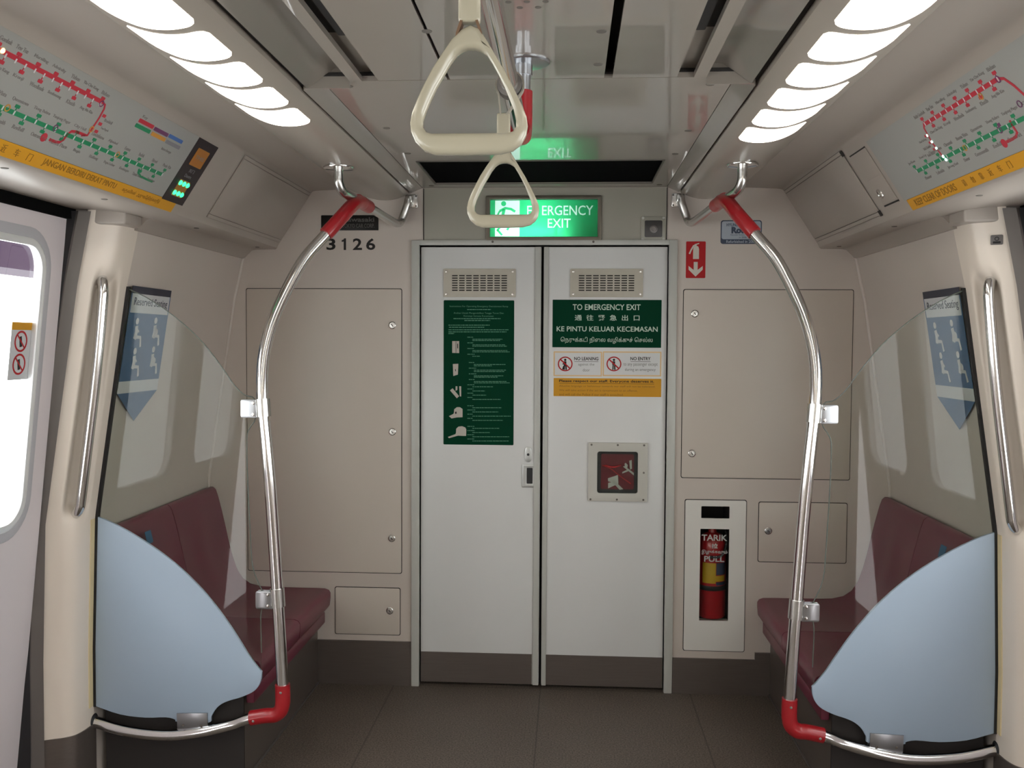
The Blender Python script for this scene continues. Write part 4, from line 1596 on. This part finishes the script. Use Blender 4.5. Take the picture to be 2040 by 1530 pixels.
figure_sign('no_leaning_sign', 'small white NO LEANING sign with orange border on the right door leaf', (1103, 700, 1199, 750),
            ('NO LEANING', 1144, 711, 1192, 718), [('against the', 1152, 723, 1184, 730), ('door', 1161, 734, 1175, 740)], 1126, 'lean')
figure_sign('no_entry_sign', 'small white NO ENTRY sign with orange border beside the leaning one', (1201, 700, 1317, 750),
            ('NO ENTRY', 1256, 711, 1296, 718), [('to any passenger except', 1242, 723, 1310, 731), ('during an emergency', 1245, 733, 1306, 741)], 1223, 'stand')
root, cx, cz, w, h, L = sign_on_door('staff_notice', 'amber notice strip asking passengers to respect staff below the white signs', (1103, 753, 1317, 791), AMBER)
a, b = L(1114, 756), L(1303, 764)
put(root, 'heading_lettering', INK, [('Please respect our staff. Everyone deserves it.', a[0], b[1], b[0], a[1], 0.02)])
bm = new()
plate(bm, rrect(a[0], b[1] - 0.003, b[0], b[1] - 0.0018, 0), 0.0012, 0.0018)
obj('underline', bm, INK, root)
its = []
for t, x0, y0, x1, y1 in (('Abusive language or behaviour towards our staff will not be tolerated.', 1114, 767, 1305, 773), ('We will take action if the act is tantamount to an offence,', 1114, 775, 1270, 781), ('and will call the Police if our staff is assaulted.', 1114, 783, 1242, 789)):
    a, b = L(x0, y0), L(x1, y1)
    its.append((t, a[0], b[1], b[0], a[1]))
put(root, 'small_print_lettering', BROWNINK, its)

# instruction poster
root, cx, cz, w, h, L = sign_on_door('instruction_poster', 'tall green instruction poster with five step drawings on the left door leaf', (884, 598, 1023, 887), GREEN, 0.004)
P = lambda zx, zy: L(860 + zx / 4.78, 580 + zy / 4.78)
its = []
for t, x0, y0, x1, y1 in (('Instructions For Operating Emergency Detrainment Ramp', 172, 136, 728, 158), ('Arahan Untuk Mengendalikan Tangga Turun Dan', 210, 200, 685, 222), ('Keretapi Semasa Kecemasan', 305, 228, 590, 250)):
    a, b = P(x0, y0), P(x1, y1)
    its.append((t, a[0], b[1], b[0], a[1], 0.0))
put(root, 'heading_lettering', GREEK, its)
bm = new()


def greek(bm, x0, x1, y, hh, n0=0.0012, n1=0.0016):
    x = x0
    while x < x1:
        wd = min(random.uniform(10, 34), x1 - x)
        a, b = P(x, y), P(x + wd, y + hh)
        plate(bm, rrect(a[0], b[1], b[0], a[1], 0), n0, n1)
        x += wd + random.uniform(3, 6)


for y, x0, x1 in ((172, 338, 565), (258, 208, 660), (276, 312, 556), (320, 160, 552), (340, 165, 500), (364, 160, 735), (384, 160, 712), (400, 160, 216)):
    greek(bm, x0, x1, y, 8)
obj('small_print_lettering', bm, GREEK, root)
for y0, xo, rows in ((435, 0, (285, 262, 310, 330, 335, 355, 70)), (676, 14, (300, 170, 305, 290, 280, 225, 310, 340)), (888, 0, (195, 120, 130, 270)), (1088, 0, (275, 245, 365, 290)), (1284, 0, (255, 165, 350, 345))):
    bm = new()
    y = y0
    k = 0
    per = max(1, round(len(rows) / 4))
    for b in range(4):
        greek(bm, 340 + xo, 340 + xo + random.uniform(44, 74), y, 7)
        for q in range(per + (1 if b == 3 and len(rows) > 4 else 0)):
            if k < len(rows):
                greek(bm, 388 + xo, 388 + xo + rows[k], y + 19 + q * 13, 7)
                k += 1
        y += 54 if len(rows) > 4 else 40
    obj('small_print_lettering', bm, GREEK, root)
bm = new()
D = lambda pts: plate(bm, [P(*p) for p in pts], 0.0012, 0.002)
D([(196, 476), (262, 476), (262, 590), (196, 588)])
D([(202, 694), (254, 692), (250, 795), (206, 808)])
D([(175, 945), (200, 925), (262, 1000), (240, 1020)])
D([(262, 906), (281, 906), (281, 1004), (268, 1000)])
D([(228, 906), (245, 906), (245, 940), (228, 950)])
D([(212, 1160), (215, 1125), (240, 1105), (270, 1105), (294, 1122), (294, 1200), (240, 1202), (190, 1212), (165, 1190), (205, 1170)])
D([(232, 1350), (234, 1310), (255, 1290), (290, 1286), (320, 1298), (330, 1318), (328, 1378), (300, 1378), (250, 1376), (165, 1400), (155, 1388), (225, 1362)])
obj('step_drawing', bm, PALE, root)
bm = new()
D([(229, 478), (233, 478), (233, 588), (229, 588)])
D([(244, 500), (252, 500), (252, 545), (244, 545)])
D([(222, 745), (228, 740), (232, 760), (226, 765)])
D([(222, 1150), (236, 1145), (240, 1165), (224, 1170)])
for v in bm.verts:
    v.co.z += 0.0005
obj('drawing_line', bm, INK, root)

# emergency handle box
cx, cz, w, h = R2(1172, 881, 1289, 999, 0.012)
root = flat_thing('emergency_handle_box', 'square framed window box holding a red emergency handle on the right door leaf', 'box', end_frame(cx, cz, 0.012))
L = lambda px, py: (E(px, py, 0.012)[0] - cx, E(px, py, 0.012)[1] - cz)
Q = lambda zx, zy: L(1000 + zx / 6.0, 860 + zy / 6.0)
bm = new()
a, b = Q(1140, 232), Q(1618, 735)
plate(bm, rrect(-w / 2, -h / 2, w / 2, h / 2, 0.004, 3), 0.0, 0.012, [rrect(*a, *b, 0.010, 5)], bev=0.001)
fr = obj('frame', bm, mat('box_frame_paint', (0.54, 0.52, 0.47), 0.4), root)
bm = new()
for zx, zy in ((1070, 152), (1383, 156), (1697, 160), (1692, 487), (1687, 810), (1372, 806), (1057, 802)):
    x, z = Q(zx, zy)
    lathe(bm, [(0.0045, 0), (0.004, 0.0015), (0, 0.002)], (x, z, 0.0118), (0, 0, 1), 10)
obj('screw', bm, GRIMY, fr)
bm = new()
plate(bm, rrect(a[0] - 0.004, b[1] - 0.004, b[0] + 0.004, a[1] + 0.004, 0), 0.0005, 0.0012)
obj('backing', bm, BLACK, root)
bm = new()
a, b = Q(1185, 265), Q(1575, 690)
plate(bm, rrect(*a, *b, 0.006, 4), 0.0012, 0.0022)
rb = obj('red_board', bm, mat('handle_board_red', (0.13, 0.004, 0.012), 0.4), root)
bm = new()
T = lambda pts: plate(bm, [Q(*p) for p in pts], 0.0055, 0.0062)
T([(1265, 555), (1385, 515), (1390, 620), (1268, 675), (1268, 610), (1310, 600), (1268, 590)])
T([(1310, 590), (1340, 580), (1450, 685), (1405, 692)])
T([(1437, 480), (1500, 450), (1535, 460), (1437, 498)])
T([(1445, 415), (1465, 408), (1575, 490), (1575, 520)])
T([(1520, 345), (1550, 335), (1552, 440), (1530, 452)])
T([(1465, 380), (1478, 370), (1502, 395), (1498, 430), (1470, 425)])
obj('paper_tag', bm, mat('paper_tag', (0.52, 0.50, 0.46), 0.6), root)
bm = new()
tube(bm, catmull([(*Q(1230, 400), 0.006), (*Q(1330, 420), 0.010), (*Q(1420, 400), 0.006)], 6), 0.0035, 10)
tube(bm, catmull([(*Q(1200, 400), 0.004), (*Q(1300, 440), 0.006), (*Q(1400, 520), 0.004), (*Q(1540, 620), 0.004)], 6), 0.0025, 10)
obj('handle', bm, EXTRED, root)
bm = new()
a, b = Q(1140, 232), Q(1618, 735)
plate(bm, rrect(a[0] - 0.003, b[1] - 0.003, b[0] + 0.003, a[1] + 0.003, 0), 0.0105, 0.0115)
obj('pane', bm, GLASS, root)

# ================================================================== side fittings
# route maps ------------------------------------------------------------
NS = ['Jurong East', 'Bukit Batok', 'Bukit Gombak', 'Choa Chu Kang', 'Yew Tee', 'Kranji', 'Marsiling', 'Woodlands', 'Admiralty', 'Sembawang', 'Yishun', 'Khatib', 'Yio Chu Kang', 'Ang Mo Kio', 'Bishan']
EW = ['Joo Koon', 'Pioneer', 'Boon Lay', 'Lakeside', 'Chinese Garden', 'Jurong East', 'Clementi', 'Dover', 'Buona Vista', 'Commonwealth', 'Queenstown', 'Redhill', 'Tiong Bahru', 'Outram Park', 'Tanjong Pagar', 'Raffles Place', 'City Hall',
      'Bugis', 'Lavender', 'Kallang', 'Aljunied', 'Paya Lebar', 'Eunos', 'Kembangan', 'Bedok', 'Tanah Merah', 'Simei', 'Tampines', 'Pasir Ris']

for s in (-1, 1):
    M = incline_frame(s)
    U = lambda y: -s * (y + 1.0)
    yfar = -3.1
    t0, t1, t2 = (-0.030, -0.238, -0.274)
    lab = ('white route map panel with a black lit door display, above the left doors' if s < 0 else 'white route map panel over the amber KEEP CLEAR OF DOORS strip, right side')
    root = flat_thing('route_map', lab, 'map', M, 'route map panels')
    bm = new()
    a, b = sorted((U(-1.012 if s > 0 else -1.146), U(yfar)))
    plate(bm, rrect(a, t1, b, t0, 0), 0.0, 0.003)
    obj('map_board', bm, MAPBG, root)
    bm = new()
    a, b = sorted((U(-1.03 if s > 0 else -1.045), U(yfar)))
    plate(bm, rrect(a, t2, b, t1 - 0.001, 0), -0.002, 0.0034)
    ys_ = obj('warning_strip', bm, AMBER, root)
    n0, n1 = 0.003, 0.0037
    zt, zg = -0.077, -0.176
    red, grn, tick, txt, pur, blu, org, gry, leds = [new() for _ in range(9)]

    def station(bmc, u, v, up, name, lbl=True, inter=None):
        d = 1 if up else -1
        plate(bmc, rrect(u - 0.0012, v, u + 0.0012, v + d * 0.012, 0), n0, n1)
        plate(bmc, rrect(u - 0.008, v + d * 0.011, u + 0.008, v + d * 0.019, 0.002, 2), n0, n1)
        plate(tick, rrect(u - 0.0022, v - 0.005, u + 0.0022, v + 0.005, 0.001, 2), n1, n1 + 0.0004)
        if lbl:
            Lw = 0.0052 * len(name) + 0.004
            tb = new()
            if up:
                text_into(tb, name, u - Lw / 2, v + 0.023, u + Lw / 2, v + 0.0325, n0, n1, bold=0.012)
            else:
                text_into(tb, name, u - Lw / 2, v - 0.0325, u + Lw / 2, v - 0.023, n0, n1, bold=0.012)
            obj('station_name', tb, GREYINK, root)

    # whole map in its own coordinates: u along, west end and east end
    if s > 0:
        uw = U(-1.205)            # west end of the green line
        ue = uw + 0.0405 * 28
    else:
        ue = U(-1.223)
        uw = ue - 0.0395 * 28
    gstep = (ue - uw) / (len(EW) - 1)
    ribbon(grn, [(uw, zg), (max(uw, U(yfar) if s < 0 else uw), zg) if False else (ue, zg)], 0.0105, n0, n1)
    lim = (lambda u: (u > U(yfar) + 0.02) if s < 0 else (u < U(yfar) - 0.02))
    for i, nme in enumerate(EW):
        u = uw + gstep * i
        if lim(u):
            station(grn, u, zg, i % 2 == 0, nme)
    uj = uw + gstep * 5 * 0.52 + 0.02 if s > 0 else None
    if s > 0:
        u0 = U(-1.39)
        utop = [(u0 - 0.004, zg + 0.006), (u0 - 0.012, zg + 0.05), (u0 - 0.006, zt - 0.008), (u0 + 0.004, zt), (U(-1.802), zt), (U(-1.822), zt - 0.006), (U(-1.84), zt - 0.03), (U(-1.86), zt - 0.07), (U(-1.90), zg + 0.012), (U(-2.1), zg + 0.009)]
        ribbon(red, utop[:4], 0.006, n0, n1)
        ribbon(red, utop[3:5], 0.0105, n0, n1)
        ribbon(red, utop[4:], 0.007, n0, n1)
        n = 13
        for i in range(n):
            u = u0 + 0.012 + (U(-1.802) - u0 - 0.012) * i / (n - 1)
            station(red, u, zt, i % 2 == 0, NS[2 + i])
        for k, fz in enumerate((0.028, 0.048, 0.068)):
            lathe(leds, [(0.0038, 0), (0.0035, 0.0015), (0, 0.0025)], (u0 - 0.012 + 0.002 * k, zt - fz, n1 - 0.0005), (0, 0, 1), 12)
            text_into(txt, NS[3 - k], u0 - 0.075, zt - fz - 0.011, u0 - 0.03, zt - fz - 0.003, n0, n1)
            plate(red, rrect(u0 - 0.028, zt - fz - 0.003, u0 - 0.019, zt - fz + 0.004, 0.001, 2), n0, n1)
        lathe(leds, [(0.0045, 0), (0.004, 0.0015), (0, 0.0025)], (u0, zg + 0.004, n1), (0, 0, 1), 12)
        lathe(leds, [(0.0045, 0), (0.004, 0.0015), (0, 0.0025)], (u0 + 0.004, zg - 0.006, n1), (0, 0, 1), 12)
        br = [INC(x, y, s) for x, y in ((2014, 238), (2022, 252), (2029, 262), (2027, 270), (2020, 275), (2008, 281))]
        ribbon(red, br, 0.007, n0, n1)
        plate(red, circle(*INC(2003, 284, s), 0.011, 16), n0, n1)
        for px, py, m in ((1991, 156, 1), (1957, 190, 2), (2034, 205, 1), (1995, 257, 1), (1925, 293, 2)):
            c = INC(px, py, s)
            plate(pur if m == 1 else org, circle(c[0], c[1], 0.0085, 18), n1, n1 + 0.0005, [circle(c[0], c[1], 0.006, 18)])
        plate(pur, rrect(*INC(1988, 245, s), *INC(1997, 249, s), 0.001, 2), n0, n1)
    else:
        up = [INC(x, y, s) for x, y in ((202, 202), (207, 208), (205, 216), (195, 234), (181, 255), (172, 268), (160, 268))]
        ribbon(red, [(U(yfar), zt), up[0]], 0.0105, n0, n1)
        ribbon(red, up, 0.006, n0, n1)
        for i in range(14):
            u = up[0][0] - 0.006 - 0.0335 * i
            station(red, u, zt, i % 2 == 0, NS[-1 - i])
        br = [INC(x, y, s) for x, y in ((168, 268), (150, 261), (140, 260), (132, 266), (124, 277), (116, 282), (108, 281), (96, 276))]
        ribbon(red, br, 0.007, n0, n1)
        plate(red, circle(*INC(85, 272, s), 0.011, 16), n0, n1)
        for px, py, nm2 in ((200, 227, 'Braddell'), (192, 243, 'Toa Payoh'), (184, 258, 'Novena')):
            c = INC(px, py, s)
            plate(red, rrect(c[0] + 0.006, c[1] - 0.004, c[0] + 0.020, c[1] + 0.004, 0.001, 2), n0, n1)
            text_into(txt, nm2, c[0] + 0.024, c[1] - 0.012, c[0] + 0.06, c[1] - 0.004, n0, n1)
        gb = [INC(x, y, s) for x, y in ((275, 335), (273, 342), (278, 350), (290, 356), (302, 361))]
        ribbon(grn, gb, 0.006, n0, n1)
        for bmc, x0, y0, x1, y1 in ((red, 275, 238, 304, 252), (grn, 268, 247, 297, 262), (pur, 305, 255, 333, 268), (org, 300, 264, 327, 278), (blu, 335, 268, 361, 283), (gry, 329, 280, 356, 294)):
            a, b = INC(x0, y0, s), INC(x1, y1, s)
            mv = (a[1] + b[1]) / 2
            plate(bmc, rrect(a[0], mv - 0.0055, b[0], mv + 0.0055, 0.002, 2), n0, n1)
        a = INC(325, 290, s)
        text_into(txt, 'Interchange', a[0] - 0.005, a[1] - 0.014, a[0] + 0.055, a[1] - 0.004, n0, n1)
        a = INC(284, 233, s)
        text_into(txt, 'Key', a[0] - 0.006, a[1] - 0.003, a[0] + 0.02, a[1] + 0.007, n0, n1)
        for px, py, m in ((200, 205, 1), (180, 256, 2), (108, 253, 1), (12, 213, 2), (232, 306, 2)):
            c = INC(px, py, s)
            plate(pur if m == 1 else org, circle(c[0], c[1], 0.0085, 18), n1, n1 + 0.0005, [circle(c[0], c[1], 0.006, 18)])
        lathe(leds, [(0.006, 0), (0.005, 0.002), (0, 0.003)], (*INC(2, 99, s), n1), (0, 0, 1), 12)
    obj('north_south_line', red, MAPRED, root)
    obj('east_west_line', grn, MAPGRN, root)
    obj('tick_marking', tick, RESWHITE, root)
    obj('station_lettering', txt, GREYINK, root)
    obj('interchange_ring', pur, MAPPUR, root)
    obj('orange_mark', org, MAPORG, root)
    for nm2, bmx, mm in (('blue_key', blu, MAPBLUE), ('grey_key', gry, MAPGRY)):
        if bmx.verts:
            obj(nm2, bmx, mm, root)
        else:
            bmx.free()
    obj('station_led', leds, LEDW if s > 0 else LEDO, root)
    # strip lettering
    vm = (t1 + t2) / 2

    def phrase(t, u0, u1, hh=0.0105, bo=0.01):
        tb = new()
        text_into(tb, t, u0, vm - hh, u1, vm + hh, 0.0034, 0.004, bold=bo)
        obj('strip_lettering', tb, BROWNINK, ys_)

    if s > 0:
        a = U(-1.075)
        phrase('KEEP CLEAR OF DOORS', a, a + 0.28)
        for i, ch in enumerate('请勿靠近车门'):
            phrase(ch, a + 0.325 + i * 0.048, a + 0.343 + i * 0.048, 0.0095, 0)
        phrase('JANGAN BERDIRI DEKAT PINTU', a + 0.68, a + 1.06)
    else:
        a, b = INC(78, 328, s)[0], INC(226, 374, s)[0]
        phrase('JANGAN BERDIRI DEKAT PINTU', a, b)
        for t, x0, x1 in (('கதவின்', 236, 262), ('அருகே', 272, 290), ('நிற்காதீர்', 296, 320)):
            phrase(t, INC(x0, 385, s)[0], INC(x1, 395, s)[0], 0.008, 0)
        for i, ch in enumerate('请勿靠近车门'):
            phrase(ch, a - 0.30 + i * 0.048, a - 0.282 + i * 0.048, 0.0095, 0)
        phrase('KEEP CLEAR OF DOORS', a - 0.62, a - 0.34)
    if s < 0:
        bm = new()
        a, b = sorted((U(-1.0), U(-1.146)))
        plate(bm, rrect(a, -0.243, b, -0.030, 0), 0.0, 0.0038)
        dp = obj('door_display', bm, DISPLAY, root)
        um = (a + b) / 2
        bm = new()
        plate(bm, rrect(um - 0.042, -0.116, um + 0.042, -0.058, 0.003, 2), 0.0038, 0.0044)
        plate(bm, rrect(um - 0.036, -0.222, um + 0.036, -0.166, 0.003, 2), 0.0038, 0.0044)
        obj('orange_field', bm, DISPORG, dp)
        bm = new()
        text_into(bm, '关门', um - 0.018, -0.138, um + 0.018, -0.126, 0.0038, 0.0044)
        text_into(bm, 'Doors', um - 0.025, -0.156, um + 0.02, -0.145, 0.0038, 0.0044)
        text_into(bm, 'THIS', um - 0.03, -0.092, um + 0.03, -0.080, 0.0044, 0.0048)
        obj('display_lettering', bm, MAPGRY, dp)
        for r_ in range(2):
            for c_ in range(3):
                bm = new()
                lathe(bm, [(0.0085, 0), (0.0075, 0.003), (0.004, 0.0055), (0, 0.0065)], (um - 0.026 + c_ * 0.026 + 0.0, -0.177 - r_ * 0.034, 0.0042), (0, 0, 1), 16)
                obj('green_led', bm, LEDG, dp)

# sloping hatch covers by the end wall -------------------------------------
for s in (-1, 1):
    M = incline_frame(s)
    U = lambda y: -s * (y + 1.0)
    root = flat_thing('overhead_hatch', ['', 'sloping cream overhead hatch with dark hinge gaps and a round lock', 'plain sloping cream overhead hatch beside the black door display'][s], 'hatch', M, 'overhead hatches')
    a, b = sorted((U(-0.015), U(-0.79)))
    bm = new()
    plate(bm, rrect(a, -0.252, b, -0.006, 0.004, 2), 0.0, 0.0015)
    obj('gasket', bm, GRIMY if s > 0 else DUCTD, root)
    bm = new()
    plate(bm, rrect(a + 0.0025, -0.236, b - 0.0025, -0.0215, 0.003, 2), 0.0, 0.005, bev=0.001)
    plate(bm, rrect(a + 0.0025, -0.2505, b - 0.0025, -0.2385, 0.002, 2), 0.0, 0.0042, bev=0.001)
    plate(bm, rrect(a + 0.0025, -0.0195, b - 0.0025, -0.008, 0.002, 2), 0.0, 0.0042, bev=0.001)
    obj('cover', bm, DUCT, root)
    bm = new()
    for v in (-0.0185, -0.244):
        x = U(-0.79)
        plate(bm, rrect(x - 0.006, v - 0.010, x + 0.006, v + 0.010, 0), 0.0, 0.0052)
    if s > 0:
        obj('hinge_gap', bm, DARK, root)
    else:
        bm.free()
    if s > 0:
        x0, x1 = sorted((U(-0.82), U(-0.975)))
        bm = new()
        plate(bm, rrect(x0, -0.235, x1, -0.037, 0.004, 2), 0.0, 0.001)
        plate(bm, rrect(x0 + 0.03, -0.222, x1, -0.135, 0.003, 2), 0.001, 0.0025, bev=0.0006)
        lp = obj('lock_plate', bm, DUCT, root)
        bm = new()
        plate(bm, rrect(x0 + 0.01, -0.0425, x1, -0.038, 0), 0.0, 0.0018)
        plate(bm, rrect(x0 + 0.03, -0.232, x1, -0.2265, 0), 0.0, 0.0018)
        obj('slot', bm, DARK, lp)
        bm = new()
        c = INC(1755, 385, s)
        lathe(bm, [(0.017, 0), (0.016, 0.004), (0.011, 0.005), (0.009, 0.003), (0, 0.004)], (c[0], c[1], 0.002), (0, 0, 1), 20)
        obj('lock', bm, SATIN, lp)


# reserved seating signs ------------------------------------------------------
for s in (-1, 1):
    M = frame((s * 1.295, 0, 1.625), (0, -s, 0), (s * -0.163, 0, 1.0))
    M.translation += M.col[2].to_3d() * 0.0045
    U = lambda y: -s * y
    root = flat_thing('reserved_seating_sign', ['', 'blue reserved seating sign with white figures above the bench near the extinguisher', 'blue reserved seating sign with white figures behind glass near the bright door window'][s], 'sign', M, 'reserved seating signs')
    a, b = sorted((U(-0.64), U(-0.93)))
    mid, hw = (a + b) / 2, (b - a) / 2
    bm = new()
    plate(bm, rrect(a, -0.022, b, 0.002, 0), 0, 0.001)
    obj('navy_band', bm, NAVY, root)
    bm = new()
    plate(bm, rrect(a + 0.006, -0.085, b - 0.006, -0.022, 0), 0, 0.001)
    plate(bm, rrect(a, -0.352, b, -0.312, 0), 0, 0.001)
    obj('white_band', bm, RESWHITE, root)
    bm = new()
    plate(bm, rrect(a, -0.312, b, -0.085, 0), 0, 0.001)
    plate(bm, rrect(a, -0.085, a + 0.006, -0.022, 0), 0, 0.001)
    plate(bm, rrect(b - 0.006, -0.085, b, -0.022, 0), 0, 0.001)
    plate(bm, [(a, -0.352), (mid, -0.452), (b, -0.352)], 0, 0.001)
    obj('blue_field', bm, BLUE, root)
    bm = new()
    text_into(bm, 'Reserved Seating', a + 0.025, -0.068, b - 0.02, -0.034, 0.001, 0.0016, bold=0.0)
    obj('heading_lettering', bm, NAVY, root)
    for i, (du, dv) in enumerate(((-0.55, -0.15), (0.38, -0.145), (-0.45, -0.25), (0.48, -0.245))):
        bm = new()
        cu, cv = mid + du * hw, dv
        plate(bm, circle(cu, cv + 0.038, 0.011, 16), 0.001, 0.0016)
        ribbon(bm, [(cu, cv + 0.022), (cu + 0.004, cv + 0.0), (cu - 0.002, cv - 0.022)], 0.020, 0.001, 0.0016)
        ribbon(bm, [(cu, cv - 0.014), (cu + 0.038, cv - 0.016), (cu + 0.046, cv - 0.048)], 0.012, 0.001, 0.0016)
        if i in (1, 3):
            plate(bm, circle(cu + 0.016, cv - 0.002, 0.012, 14), 0.001, 0.0016)
        ribbon(bm, [(cu, cv + 0.016), (cu + 0.022, cv + 0.002)], 0.007, 0.001, 0.0016)
        obj('sitting_figure', bm, RESWHITE, root)

# small plate on the right pillar
bm = new()
Mp = frame((1.3345, -1.0735, 1.752), (0.91, -0.41, 0), (-0.05, -0.10, 1))
plate(bm, rrect(-0.016, -0.014, 0.016, 0.014, 0.003, 3), -0.006, 0.003, bev=0.001)
root = flat_thing('pillar_badge', 'small square grey badge high on the right doorway pillar', 'badge', Mp)
obj('badge_plate', bm, mat('badge_grey', (0.13, 0.115, 0.11), 0.4), root)
bm = new()
plate(bm, rrect(-0.010, -0.010, 0.010, -0.004, 0.001, 2), 0.003, 0.0036)
plate(bm, circle(0, 0.003, 0.006, 14), 0.003, 0.0036, [circle(0, 0.003, 0.004, 14)])
obj('symbol', bm, INK, root)

# sticker on the left door window
Md = frame((-DX(0), 0, 0), (0, 1, 0), (-(DX(1) - DX(0)), 0, 1))
nrm = Md.col[2].to_3d()
M = Matrix.Translation(nrm * -0.0125) @ Md
inv = M.inverted()
S = lambda px, py: (inv @ on_plane(px, py, M.translation, nrm)).to_2d()
a, b = S(20, 641), S(58, 755)
cu, cv = (a.x + b.x) / 2, (a.y + b.y) / 2
w, h = 0.098, abs(a.y - b.y)
Ml = M @ Matrix.Translation((cu, cv, 0))
root = flat_thing('window_sticker', 'small warning sticker with two red rings on the left door window', 'sticker', Ml)
bm = new()
plate(bm, rrect(-w / 2, -h / 2, w / 2, h / 2, 0.003, 2), 0, 0.0008)
obj('face', bm, RESWHITE, root)
bm = new()
plate(bm, rrect(-w / 2, h / 2 - 0.022, w / 2, h / 2, 0.001, 2), 0.0008, 0.0012)
obj('amber_band', bm, AMBER, root)
bm = new()
for v in (0.028, -0.038):
    plate(bm, circle(0, v, 0.031, 24), 0.0008, 0.0012, [circle(0, v, 0.025, 24)])
    ribbon(bm, [(-0.02, v + 0.02), (0.02, v - 0.02)], 0.005, 0.0008, 0.0012)
obj('red_ring', bm, SIGNRED, root)
bm = new()
for v in (0.028, -0.038):
    ribbon(bm, [(-0.004, v + 0.014), (0.002, v - 0.016)], 0.012, 0.0004, 0.0011)
obj('figure', bm, INK, root)
